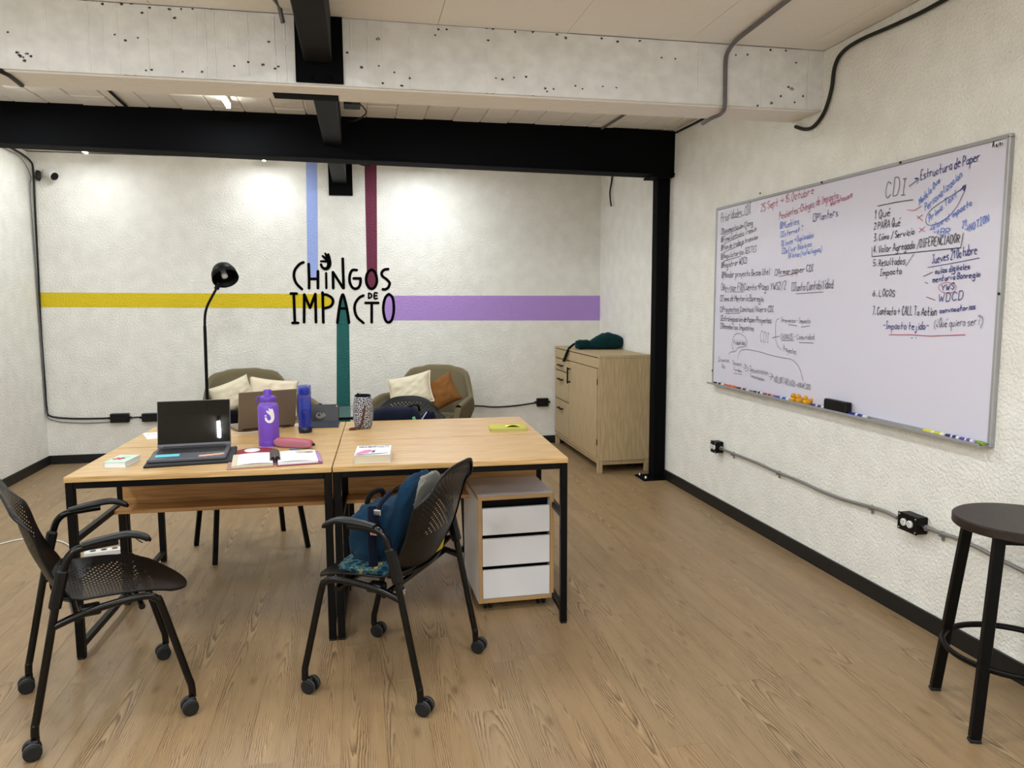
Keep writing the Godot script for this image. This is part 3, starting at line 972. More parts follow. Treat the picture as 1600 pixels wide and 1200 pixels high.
	cable("ceiling_conduit", "grey conduit on the ceiling boards by the steel column", "conduit", [on_y(2.69, 985, 173), on_y(2.69, 960, 189), on_y(2.69, 925, 210)], 0.009, M.grey_pipe)
	cable("beam_end_cable", "black cable dropping under the left end of the concrete beam", "cable", [on_y(2.395, -10, 107), on_y(2.395, 8, 114), on_y(2.395, 18, 120), on_y(2.395, 34, 133)], 0.011, M.cable)
	cable("pipe_stub", "dark pipe stub hanging from the ceiling beside the joist", "conduit", [Vector3(-0.30, HC, -3.5), on_z(-3.6, 436, 10), on_z(-3.62, 442, 36)], 0.010, M.grey_pipe)
	# sockets on the whiteboard wall with their metal conduit
	for b in [[1118, 698, 0.075, 0.075, "square black socket box under the far end of whiteboard"], [1423, 817, 0.115, 0.075, "wide black socket box near the bar stool"]]:
		var p = on_x(XR - 0.04, b[0], b[1])
		var s = thing("socket_box", b[4], "socket", Vector3(XR, p.y, p.z), -90)
		st = S()
		bx(st, Vector3(0, 0, 0.028), Vector3(b[2], b[3], 0.056), 0.004)
		obj("housing", st, M.black_metal, s)
		st = S()
		bx(st, Vector3(0, 0, 0.057), Vector3(b[2] * 1.04, b[3] * 1.04, 0.003), 0.001)
		obj("cover_plate", st, M.gloss_black, s)
		for e in [-1, 1]:
			st = S()
			lathe(st, [Vector2(0.0165, 0), Vector2(0.0165, 0.006), Vector2(0.014, 0.008), Vector2(0, 0.008)], 18, Transform3D(Basis(Vector3.RIGHT, PI / 2), Vector3(e * 0.019, 0, 0.058)), false)
			var ou = obj("outlet", st, M.white_plastic, s, "white round outlet")
			st = S()
			for dx in [-0.005, 0.005]: bx(st, Vector3(e * 0.019 + dx, 0.004, 0.0665), Vector3(0.002, 0.007, 0.001))
			bx(st, Vector3(e * 0.019, -0.007, 0.0665), Vector3(0.004, 0.004, 0.001))
			obj("slot", st, M.key, ou)
		for e in [-1, 1]:
			for f in [-1, 1]:
				st = S()
				lathe(st, [Vector2(0.004, 0), Vector2(0.0035, 0.002), Vector2(0, 0.0025)], 8, Transform3D(Basis(Vector3.RIGHT, PI / 2), Vector3(e * b[2] * 0.43, f * b[3] * 0.40, 0.0585)))
				obj("screw", st, M.alu, s)
		st = S()
		tube(st, [Vector3(b[2] * 0.5, 0, 0.028), Vector3(b[2] * 0.5 + 0.022, 0, 0.028)], 0.014, 8)
		obj("connector", st, M.chrome, s)
		if b[2] <= 0.1: continue
		st = S()
		tube(st, [Vector3(-b[2] * 0.5, 0, 0.028), Vector3(-b[2] * 0.5 - 0.02, 0, 0.028)], 0.014, 8)
		obj("connector", st, M.chrome, s)
	var cw = func(x, y): return on_x(XR - 0.02, x, y)
	for run in [[[[1130, 702], [1144, 708], [1180, 722], [1215, 738], [1250, 752], [1285, 768], [1320, 781], [1360, 792], [1385, 800], [1402, 809]], "metal conduit linking the two socket boxes"], [[[1447, 824], [1470, 833], [1500, 843], [1530, 857], [1560, 873], [1600, 893], [1650, 918]], "metal conduit leaving the wide socket box behind the stool"]]:
		var pts = []
		for q2 in run[0]: pts.append(cw.call(q2[0], q2[1]))
		var o = cable("metal_conduit", run[1], "conduit", pts, 0.0085, M.conduit, 8)
		for k in ([0.12, 0.42, 0.86] if run[0].size() > 8 else [0.3]):
			var i = int(k * (pts.size() - 1))
			st = S()
			bx(st, pts[i] + Vector3(0.004, -0.004, 0), Vector3(0.024, 0.022, 0.014), 0.002)
			bx(st, pts[i] + Vector3(0.012, -0.02, 0), Vector3(0.006, 0.03, 0.012), 0.001)
			obj("clip", st, M.conduit, o)

# ---------------------------------------------------------------- whiteboard
func whiteboard():
	var tl = on_x(BOARD_X, 1120, 326); var tr = on_x(BOARD_X, 1575, 215); var br = on_x(BOARD_X, 1547, 697); var bl = on_x(BOARD_X, 1114, 597)
	var z0 = (tl.z + bl.z) * 0.5; var z1 = (tr.z + br.z) * 0.5; var y0 = (bl.y + br.y) * 0.5; var y1 = (tl.y + tr.y) * 0.5
	var t = thing("whiteboard", "large whiteboard covered in handwritten notes on the side wall", "whiteboard", Vector3(XR, 0, 0))
	var dx = BOARD_X - XR
	var st = S()
	bx(st, Vector3(dx * 0.5, (y0 + y1) * 0.5, (z0 + z1) * 0.5), Vector3(absf(dx) - 0.002, y1 - y0 - 0.01, z1 - z0 - 0.01), 0.0)
	obj("writing_surface", st, M.board, t)
	var fw = 0.017
	for s in [[Vector3(dx * 0.5 - 0.002, y1, (z0 + z1) * 0.5), Vector3(0.022, fw, z1 - z0 + fw)], [Vector3(dx * 0.5 - 0.002, y0, (z0 + z1) * 0.5), Vector3(0.022, fw, z1 - z0 + fw)], [Vector3(dx * 0.5 - 0.002, (y0 + y1) * 0.5, z0), Vector3(0.022, y1 - y0, fw)], [Vector3(dx * 0.5 - 0.002, (y0 + y1) * 0.5, z1), Vector3(0.022, y1 - y0, fw)]]:
		st = S()
		bx(st, s[0], s[1], 0.003)
		obj("frame_rail", st, M.alu, t)
	st = S()
	bx(st, Vector3(dx - 0.022, y0 - 0.004, (z0 + z1) * 0.5), Vector3(0.046, 0.004, z1 - z0), 0.001)
	bx(st, Vector3(dx - 0.044, y0 + 0.001, (z0 + z1) * 0.5), Vector3(0.003, 0.012, z1 - z0), 0.001)
	obj("pen_tray", st, M.alu, t)
	for q in [[1188, 302], [1284, 285], [1407, 254], [1561, 459], [1113, 579]]:
		var p = on_x(BOARD_X - 0.006, q[0], q[1])
		st = S()
		lathe(st, [Vector2(0.006, 0), Vector2(0.005, 0.003), Vector2(0, 0.003)], 10, Transform3D(Basis(Vector3.BACK, PI / 2), Vector3(dx - 0.006, p.y, p.z)))
		obj("screw", st, M.key, t)
	# maker's label in the corner
	var m0 = plane_map(Vector3(dx - 0.0012, 0, 0), Vector3(0, 0, 1), Vector3.UP)
	var m = plane_map(Vector3(dx - 0.0020, 0, 0), Vector3(0, 0, 1), Vector3.UP)
	var W2 = func(x, y):
		var v = on_x(BOARD_X, x, y)
		return Vector2(v.z, v.y)
	st = S()
	poly(st, [W2.call(1549, 233), W2.call(1569, 228.5), W2.call(1569, 219.5), W2.call(1549, 224)], m0)
	var sk = obj("corner_label", st, M.paper, t, "small white label in the board corner")
	st = S()
	write(st, "A", W2.call(1551, 231), W2.call(1555, 230), 0.022, 0.0035, m)
	write(st, "ALFRA", W2.call(1556, 230), W2.call(1568, 227.5), 0.012, 0.002, m)
	obj("label_print", st, M.ink, sk)
	# the notes
	var inks = {"k": Color(0.05, 0.05, 0.075), "g": Color(0.30, 0.30, 0.38), "r": Color(0.70, 0.20, 0.28), "p": Color(0.70, 0.30, 0.46), "b": Color(0.34, 0.48, 0.82), "d": Color(0.09, 0.10, 0.47), "u": Color(0.46, 0.13, 0.17)}
	var notes = [
		["k", "Prioridades_CDI", 1127, 347, 1174, 333, 14], ["k", "[Documentacion Clang", 1127, 366, 1177, 351, 8], ["k", "#Firma Contrato Tranxin", 1127, 379, 1183, 361, 8], ["k", "#Plan de trabajo tranxion", 1127, 392, 1185, 373, 8],
		["k", "#Regulatorios SECTEI", 1127, 405, 1183, 392, 8], ["k", "#Registrar WDCD", 1127, 419, 1168, 411, 9], ["k", "#Mandar proyecto Becas Utel", 1128, 434, 1204, 429, 9], ["k", "[Armar paper CDI", 1211, 430, 1272, 423, 9],
		["k", "[Revisar FODCuento>Pago YWS2/2", 1127, 454, 1229, 452, 10], ["k", "[Junta Contabilidad", 1237, 455, 1303, 450, 13], ["k", "[Toma de Mentoría Bonregio", 1126, 470, 1194, 471, 9], ["k", "[Prayectos Caminos/Acero CDI", 1126, 487, 1210, 487, 8],
		["k", "[Estrategización de Papeo Proyectos", 1126, 501, 1206, 505, 8], ["k", "[Reembolso Impostos", 1126, 513, 1179, 517, 8],
		["g", "CDI", 1188, 534, 1203, 535, 15], ["g", "Innovacion - Impacto", 1221, 503, 1267, 505, 7], ["g", "CHINGOS - Comunidad", 1220, 530, 1273, 530, 8], ["g", "Proyectos", 1224, 548, 1245, 554, 9],
		["g", "Probabilidad", 1147, 538, 1165, 539, 7], ["g", "Dinamica", 1123, 565, 1140, 566, 7], ["g", "Rd", 1128, 575, 1134, 576, 6], ["g", "Semana", 1145, 570, 1159, 572, 7], ["g", "Fondeo", 1147, 579, 1160, 582, 5], ["g", "Secuenciacion", 1172, 581, 1201, 586, 9], ["g", "Comunicacion", 1173, 589, 1195, 596, 6], ["g", "VOLUNTARIADO", 1209, 596, 1243, 605, 9], ["g", ">INGRESOS", 1244, 604, 1267, 609, 7],
		["r", "25 Sept > 15 Octubre", 1189, 330, 1273, 302, 11], ["p", "Pendientes-Chingos de Impacto", 1218, 343, 1311, 309, 11], ["p", "Warehouse", 1298, 322, 1333, 307, 9],
		["b", "#Muebles", 1219, 358, 1250, 349, 9], ["b", "[Internet ?", 1220, 371, 1256, 360, 8], ["b", "[Llaves > Duplicados", 1221, 385, 1272, 370, 8], ["b", "[Definir Básicos", 1222, 397, 1269, 384, 8], ["b", "Oficina (cafe/agua)", 1232, 404, 1285, 392, 8], ["d", "[Planters", 1271, 346, 1311, 336, 11],
		["k", "CDI", 1384, 310, 1419, 303, 25], ["d", "Estructura de Paper", 1439, 281, 1533, 250, 14], ["b", "Modelo Ovo", 1437, 321, 1470, 283, 10], ["b", "Personalizacion", 1446, 330, 1505, 275, 12], ["b", "Prima Text", 1452, 347, 1497, 305, 11], ["b", ">Vive el impacto", 1453, 364, 1520, 319, 10], ["b", ">BR", 1459, 369, 1487, 366, 10], ["b", "21", 1504, 356, 1511, 353, 10], ["b", ">NOTION", 1509, 364, 1547, 345, 11],
		["k", "1 Qué", 1367, 342, 1393, 337, 12], ["k", "2 PARA Qué", 1366, 359, 1408, 352, 11], ["k", "3. Cómo / Servicio", 1366, 377, 1430, 366, 10], ["k", "4. Valor Agregado /DIFERENCIADOR", 1365, 396, 1501, 378, 11], ["k", "5. Resultados", 1365, 416, 1416, 412, 11], ["k", "Impacto", 1376, 431, 1411, 427, 10], ["k", "6. LOGOS", 1364, 463, 1400, 463, 10], ["k", "7. Contacto + CALL To Action", 1364, 491, 1465, 493, 12],
		["d", "-Impacto tejido-", 1380, 514, 1453, 515, 11], ["d", "Jueves 21 Octubre", 1457, 412, 1528, 395, 14], ["d", "aulas digitales", 1462, 428, 1517, 420, 9], ["d", "mentoría Bonregio", 1458, 441, 1533, 432, 9], ["d", "YWS", 1471, 454, 1493, 452, 9], ["d", "WDCD", 1467, 471, 1508, 468, 12], ["d", "convocatorias", 1469, 489, 1526, 483, 8], ["g", "(¿Qué quiero ser?)", 1460, 511, 1537, 507, 12]]
	var lines = [
		["u", [[1131, 381], [1160, 368]], 1], ["u", [[1131, 394], [1162, 381]], 1], ["u", [[1131, 408], [1158, 400]], 1], ["k", [[1131, 368], [1158, 356]], 1], ["u", [[1217, 432], [1245, 427]], 1], ["u", [[1133, 456], [1163, 456]], 1], ["u", [[1244, 459], [1287, 456]], 1], ["u", [[1133, 490], [1157, 489]], 1],
		["g", [[1208, 528], [1212, 525], [1212, 510], [1214, 500], [1218, 498]], 1], ["g", [[1207, 528], [1218, 525]], 1], ["g", [[1212, 529], [1215, 540], [1221, 547]], 1], ["g", [[1232, 507], [1246, 509]], 1], ["g", [[1252, 511], [1266, 509]], 1], ["g", [[1221, 532], [1241, 532]], 1], ["g", [[1249, 535], [1272, 536]], 1],
		["g", [[1147, 548], [1144, 540], [1146, 527], [1152, 521], [1160, 523], [1167, 531], [1165, 541], [1154, 543], [1149, 549], [1142, 550], [1139, 554]], 1], ["g", [[1153, 561], [1156, 550], [1164, 546], [1184, 549], [1205, 555], [1223, 559], [1238, 562], [1249, 574], [1255, 594]], 1],
		["g", [[1147, 583], [1160, 585]], 1], ["g", [[1162, 574], [1166, 576], [1164, 569], [1170, 577], [1165, 580]], 1], ["g", [[1202, 588], [1208, 588], [1204, 583], [1208, 588], [1204, 593]], 1],
		["k", [[1372, 322], [1400, 316], [1427, 312]], 1.3], ["d", [[1421, 291], [1434, 281], [1430, 279], [1436, 279], [1434, 287]], 1.3], ["k", [[1363, 386], [1363, 401], [1502, 387], [1506, 364]], 1.3], ["k", [[1428, 397], [1416, 416]], 1],
		["d", [[1505, 294], [1490, 304], [1462, 322], [1450, 334], [1447, 346], [1452, 352], [1466, 349], [1485, 336], [1497, 320], [1508, 297]], 1], ["d", [[1500, 298], [1509, 289], [1507, 298], [1505, 291], [1509, 294]], 1.6],
		["r", [[1418, 328], [1429, 329], [1440, 322]], 1], ["r", [[1434, 342], [1442, 335]], 1], ["r", [[1433, 337], [1442, 345]], 1], ["r", [[1436, 363], [1446, 354]], 1], ["r", [[1437, 356], [1445, 362]], 1], ["d", [[1450, 418], [1490, 411], [1531, 403]], 1], ["u", [[1443, 432], [1458, 425]], 1], ["g", [[1446, 441], [1451, 443]], 1], ["u", [[1448, 464], [1462, 469]], 1],
		["r", [[1490, 443], [1480, 441], [1470, 444], [1467, 450], [1472, 456], [1482, 458], [1492, 455], [1495, 448], [1490, 443]], 0.8], ["r", [[1390, 523], [1424, 523], [1454, 525], [1509, 523]], 1.2], ["u", [[1118, 450], [1118, 462]], 1.0], ["g", [[1424, 528], [1427, 528]], 1], ["g", [[1431, 528], [1433, 528]], 1]]
	var pens = {}
	for k in inks: pens[k] = S()
	for n in notes:
		var a = W2.call(n[2], n[3]); var b = W2.call(n[4], n[5])
		var up = W2.call(n[2], n[3] - n[6])
		write(pens[n[0]], n[1], a, b, up.y - a.y, 0.0031 if n[0] != "g" else 0.0022, m)
	for l in lines:
		var pts = []
		for q in l[1]: pts.append(W2.call(q[0], q[1]))
		if pts.size() > 4: pts = smooth2(pts, 3)
		if l[0] in ["u", "r"]:
			var us = S()
			stroke(us, pts, 0.0025 * l[2], m)
			obj("marker_stroke", us, mat(inks[l[0]], 0.6), t, "red marker stroke")
		else: stroke(pens[l[0]], pts, 0.0025 * l[2], m)
	var said = {"k": "black handwriting", "g": "thin grey handwriting and arrows", "r": "red handwriting", "p": "pink handwriting", "b": "light blue handwriting", "d": "dark blue handwriting"}
	for k in said: obj("handwriting", pens[k], mat(inks[k], 0.6), t, said[k]).set_meta("kind", "stuff")
	# things on the pen tray
	var ty = y0 - 0.002
	var tray = func(px, py):
		var v = on_x(BOARD_X - 0.022, px, py)
		return v.z
	var marks = [[1116, 1131, Color(0.02, 0.02, 0.02), Color(0.85, 0.85, 0.84), "black-capped marker at the far end of the pen tray"], [1133, 1148, Color(0.85, 0.30, 0.08), Color(0.88, 0.40, 0.16), "orange marker on the pen tray"], [1152, 1171, Color(0.42, 0.03, 0.06), Color(0.80, 0.78, 0.78), "dark red-capped marker beside the orange marker"], [1179, 1192, Color(0.02, 0.02, 0.02), Color(0.86, 0.86, 0.85), "black-capped marker between two red markers on the pen tray"], [1194, 1209, Color(0.55, 0.05, 0.11), Color(0.78, 0.55, 0.60), "red-capped marker beside the blue marker on the pen tray"], [1212, 1234, Color(0.10, 0.30, 0.70), Color(0.80, 0.84, 0.90), "light blue marker next to the yellow figurines"], [1268, 1289, Color(0.22, 0.10, 0.45), Color(0.84, 0.83, 0.86), "purple-capped marker between yellow figurines and the eraser"], [1327, 1355, Color(0.05, 0.08, 0.55), Color(0.86, 0.87, 0.90), "blue-capped marker beside the black eraser"], [1444, 1477, Color(0.85, 0.83, 0.12), Color(0.90, 0.89, 0.80), "yellow-capped marker near the end of the pen tray"], [1479, 1500, Color(0.06, 0.06, 0.40), Color(0.86, 0.86, 0.90), "navy-capped marker beside the yellow-capped marker"], [1501, 1522, Color(0.30, 0.28, 0.65), Color(0.86, 0.86, 0.90), "lilac-capped marker near the pen tray end"], [1527, 1538, Color(0.45, 0.60, 0.10), Color(0.50, 0.62, 0.18), "short green marker at the very end of the pen tray"]]
	for k in marks:
		var py0 = 597 + (k[0] - 1114) * 0.2305; var py1 = 597 + (k[1] - 1114) * 0.2305
		var za = tray.call(k[0], py0); var zb2 = tray.call(k[1], py1)
		var L = absf(zb2 - za)
		var mk = thing("marker_pen", k[4], "marker", Vector3(BOARD_X - 0.024, ty + 0.0085, za), 0, "marker pens on the whiteboard tray")
		st = S()
		tube(st, [Vector3(0, 0, L * 0.42), Vector3(0, 0, L * 0.97), Vector3(0, 0, L)], [0.0085, 0.0085, 0.006], 12)
		obj("barrel", st, mat(k[3], 0.35), mk)
		st = S()
		tube(st, [Vector3(0, 0, 0), Vector3(0, 0, L * 0.04), Vector3(0, 0, L * 0.42)], [0.006, 0.0078, 0.0084], 12)
		obj("cap", st, mat(k[2], 0.35), mk)
		st = S()
		tube(st, [Vector3(0, 0, L * 0.55), Vector3(0, 0, L * 0.82)], 0.0088, 12)
		obj("print_band", st, mat(k[2].lerp(Color(0.5, 0.5, 0.5), 0.2), 0.4), mk)
	for k in [[1241, "yellow rubber figurine beside the light blue marker"], [1250, "yellow rubber figurine in the middle of three on the pen tray"], [1261, "yellow rubber figurine beside the purple-capped marker"]]:
		var z = tray.call(k[0], 597 + (k[0] - 1114) * 0.2305)
		var du = thing("yellow_figurine", k[1], "figurine", Vector3(BOARD_X - 0.024, ty, z), rng.randf_range(60, 120), "yellow figurines on the whiteboard tray")
		var ym = mat(Color(0.86, 0.62, 0.05), 0.45)
		st = S()
		blob(st, Vector3(0, 0.017, 0), Vector3(0.018, 0.017, 0.022), 0.9, Basis(), 0.1, 2, 18, 12)
		blob(st, Vector3(0, 0.028, 0.022), Vector3(0.009, 0.008, 0.012), 0.9, Basis(Vector3.RIGHT, -0.6), 0.0, 2, 12, 8)
		obj("body", st, ym, du)
		st = S()
		blob(st, Vector3(0, 0.038, -0.008), Vector3(0.0135, 0.0135, 0.0135), 1.0, Basis(), 0.0, 2, 16, 10)
		obj("head", st, ym, du)
		st = S()
		blob(st, Vector3(0, 0.036, -0.022), Vector3(0.006, 0.0025, 0.006), 0.9, Basis(), 0.0, 2, 10, 6)
		obj("beak", st, mat(Color(0.85, 0.35, 0.05), 0.5), du)
	var ez0 = tray.call(1291, 638); var ez1 = tray.call(1326, 646)
	var er = thing("board_eraser", "black board eraser standing on the pen tray", "eraser", Vector3(BOARD_X - 0.024, ty, (ez0 + ez1) * 0.5))
	st = S()
	bx(st, Vector3(-0.004, 0.031, 0), Vector3(0.026, 0.058, ez1 - ez0), 0.006)
	obj("grip", st, M.black_plastic, er)
	st = S()
	bx(st, Vector3(0.0135, 0.031, 0), Vector3(0.01, 0.055, ez1 - ez0 - 0.004), 0.002)
	obj("felt_pad", st, M.rubber, er)

# ---------------------------------------------------------------- desks
func make_desk(w: float, label: String) -> Node3D:
	# front edge at z 0, depth 0.6 towards -z, left edge at x 0
	var d = 0.596; var T = 0.75
	var t = thing("desk", label, "desk")
	var st = S()
	bx(st, Vector3(w * 0.5, T - 0.0115, -d * 0.5), Vector3(w - 0.002, 0.023, d - 0.002), 0.0015)
	obj("tabletop", st, M.desk, t)
	var s = 0.03; var yt = T - 0.0235
	for x in [0.018, w - 0.018]:
		for z in [-0.018, -d + 0.018]:
			st = S()
			bx(st, Vector3(x, yt * 0.5 + 0.004, z), Vector3(s, yt - 0.008, s), 0.002)
			var lg = obj("leg", st, M.black_metal, t)
			st = S()
			bx(st, Vector3(x, 0.004, z), Vector3(s * 0.9, 0.008, s * 0.9), 0.001)
			obj("foot_cap", st, M.rubber, lg)
		for y in [yt - 0.0125, 0.49, 0.055]:
			st = S()
			bx(st, Vector3(x, y, -d * 0.5), Vector3(0.026, 0.025, d - 0.066), 0.002)
			obj("side_rail", st, M.black_metal, t)
	for z in [-0.018, -d + 0.018]:
		st = S()
		bx(st, Vector3(w * 0.5, yt - 0.0125, z), Vector3(w - 0.066, 0.025, 0.028), 0.002)
		obj("top_rail", st, M.black_metal, t)
	# modesty panel with its ledge
	st = S()
	bx(st, Vector3(w * 0.5, 0.598, -d + 0.045), Vector3(w - 0.07, 0.205, 0.016), 0.001)
	obj("back_panel", st, M.panel, t)
	st = S()
	bx(st, Vector3(w * 0.5, 0.486, -d + 0.095), Vector3(w - 0.03, 0.018, 0.135), 0.001)
	obj("ledge", st, M.panel, t)
	return t
func desk_point(x: float, z: float) -> Vector3:
	return Basis(Vector3.UP, deg_to_rad(DESK_TURN)) * Vector3(x, 0, z)
func desks():
	var a = make_desk(1.024, "wood-top desk carrying the open laptop and the purple bottle")
	a.position = desk_point(-1.2529, -3.1574); a.rotation_degrees.y = DESK_TURN
	var b = dup(a, "desk", "wood-top desk with the paperback, a drawer pedestal under it", desk_point(-0.2265, -3.1574), DESK_TURN)
	b.scale.x = 0.977
	# the rear pair stands back to back with the front pair
	var c = dup(a, "desk", "wood-top desk carrying the laptop seen from behind and blue bottle", desk_point(-0.2295, -4.357), DESK_TURN + 180)
	var e = dup(a, "desk", "wood-top desk carrying the speckled pouch and the lime notebook", desk_point(0.7726, -4.357), DESK_TURN + 180)
	e.scale.x = 0.977

# ---------------------------------------------------------------- cabinet and the bag on it
func cabinet():
	var xf = 1.935; var z0 = -7.285; var z1 = -5.90; var top = 0.978; var xb = 2.385
	var t = thing("sideboard", "pale oak sideboard with one door and three drawers behind the column", "sideboard", Vector3(xf, 0, z1))
	# local: front at x 0 facing -x, near end at z 0, depth D along +x, length L along -z
	var D = xb - xf; var L = z1 - z0
	var st = S()
	bx(st, Vector3(D * 0.5 + 0.012, 0.54, -L * 0.5), Vector3(D - 0.03, 0.83, L - 0.02), 0.0)
	obj("carcass", st, M.oak, t)
	st = S()
	bx(st, Vector3(D * 0.5, top - 0.012, -L * 0.5), Vector3(D, 0.024, L), 0.0015)
	obj("top_panel", st, M.oak, t)
	for z in [-0.011, -L + 0.011]:
		st = S()
		bx(st, Vector3(D * 0.5, 0.529, z), Vector3(D, 0.849, 0.022), 0.0)
		obj("side_panel", st, M.oak, t)
	st = S()
	bx(st, Vector3(0.011, 0.918, -L * 0.5), Vector3(0.022, 0.09, L - 0.046), 0.001)
	obj("front_rail", st, M.oak, t)
	st = S()
	bx(st, Vector3(0.011, 0.116, -L * 0.5), Vector3(0.022, 0.022, L - 0.046), 0.001)
	obj("front_rail", st, M.oak, t)
	# base frame and legs
	st = S()
	bx(st, Vector3(0.03, 0.085, -L * 0.5), Vector3(0.03, 0.035, L - 0.06), 0.001)
	bx(st, Vector3(D * 0.5, 0.085, -0.03), Vector3(D - 0.06, 0.035, 0.03), 0.001)
	bx(st, Vector3(D - 0.03, 0.085, -L * 0.5), Vector3(0.03, 0.035, L - 0.06), 0.001)
	obj("base_frame", st, M.oak, t)
	for x in [0.02, D - 0.02]:
		for z in [-0.022, -L + 0.022]:
			st = S()
			bx(st, Vector3(x, 0.052, z), Vector3(0.04, 0.104, 0.04), 0.002)
			obj("leg", st, M.oak, t)
	var dz = -(L - 0.52)
	st = S()
	bx(st, Vector3(0.004, 0.498, (dz - 0.028) * 0.5), Vector3(0.02, 0.735, -dz - 0.034), 0.0015)
	var door = obj("door", st, M.oak, t)
	st = S()
	for y in [0.68, 0.80]: bx(st, Vector3(-0.018, y, dz + 0.045), Vector3(0.028, 0.012, 0.012), 0.001)
	bx(st, Vector3(-0.034, 0.74, dz + 0.045), Vector3(0.012, 0.15, 0.014), 0.001)
	obj("handle", st, M.black_metal, door, "black bar handle")
	st = S()
	for y in [0.76, 0.26]: bx(st, Vector3(-0.006, y, -0.024), Vector3(0.006, 0.05, 0.006), 0.001)
	obj("hinge", st, M.black_metal, door)
	for k in [[0.755, 0.862], [0.475, 0.748], [0.132, 0.468]]:
		st = S()
		bx(st, Vector3(0.004, (k[0] + k[1]) * 0.5, (dz - L) * 0.5 + 0.008), Vector3(0.02, k[1] - k[0] - 0.004, L + dz - 0.034), 0.0015)
		var dr = obj("drawer", st, M.oak, t)
		var y = k[1] - minf(0.075, (k[1] - k[0]) * 0.5)
		var zc = (dz - L) * 0.5
		st = S()
		for e in [-1, 1]: bx(st, Vector3(-0.016, y, zc + e * 0.06), Vector3(0.026, 0.012, 0.012), 0.001)
		bx(st, Vector3(-0.030, y, zc), Vector3(0.012, 0.014, 0.15), 0.001)
		obj("handle", st, M.black_metal, dr, "black bar handle")
	# green bag with a strap hanging over the front edge
	var a = on_y(top, 912, 546); var b = on_y(top, 972, 545)
	var c = (a + b) * 0.5
	var g = thing("soft_bag", "dark green soft bag lying on the oak sideboard", "bag", Vector3(c.x, top, c.z))
	var ex = (b - a).normalized()
	var bs = Basis(ex, Vector3.UP, ex.cross(Vector3.UP))
	var L2 = a.distance_to(b)
	var nz = FastNoiseLite.new(); nz.seed = 9; nz.frequency = 1.6
	st = S()
	var f = func(u, v):
		var an = -TAU * u
		var s = v * 2 - 1
		var r = pow(maxf(0.0, 1.0 - pow(absf(s), 5.0)), 0.5)
		var hgt = lerpf(0.055, 0.15, smoothstep(-1.0, 0.15, s)) * (1.0 - 0.16 * smoothstep(0.2, 1.0, s))
		var wd = lerpf(0.04, 0.10, smoothstep(-1.0, 0.2, s))
		var k = 1.0 + 0.13 * nz.get_noise_3d(cos(an) * 2, sin(an) * 2, s * 2.5)
		var yy = hgt * (0.5 + 0.5 * spow(sin(an), 0.75) * r * k)
		return bs * Vector3(s * L2 * 0.55, maxf(yy, 0.003), spow(cos(an), 0.75) * wd * r * k)
	grid(st, f, 28, 22, null, true)
	obj("bag_body", st, M.green_bag, g)
	st = S()
	var s0 = bs * Vector3(-L2 * 0.5, 0.05, 0)
	blob(st, s0 + bs * Vector3(-0.01, -0.005, 0), Vector3(0.075, 0.042, 0.045), 0.7, bs, 0.3, 6, 18, 12)
	obj("gathered_neck", st, M.green_bag, g)
	st = S()
	var edge = on_x(xf - 0.012, 887, 545) - g.position
	var tip = on_x(xf - 0.012, 882, 562) - g.position
	var pts = smooth_path([s0 + bs * Vector3(-0.06, -0.01, 0), (s0 + edge) * 0.5 + Vector3(0, 0.03, 0), Vector3(edge.x + 0.02, 0.012, edge.z), Vector3(edge.x, -0.02, edge.z), tip, tip + Vector3(0, -0.02, -0.01)], 5)
	tube(st, pts, 0.022, 8, 0.3)
	obj("strap", st, M.green_bag, g)

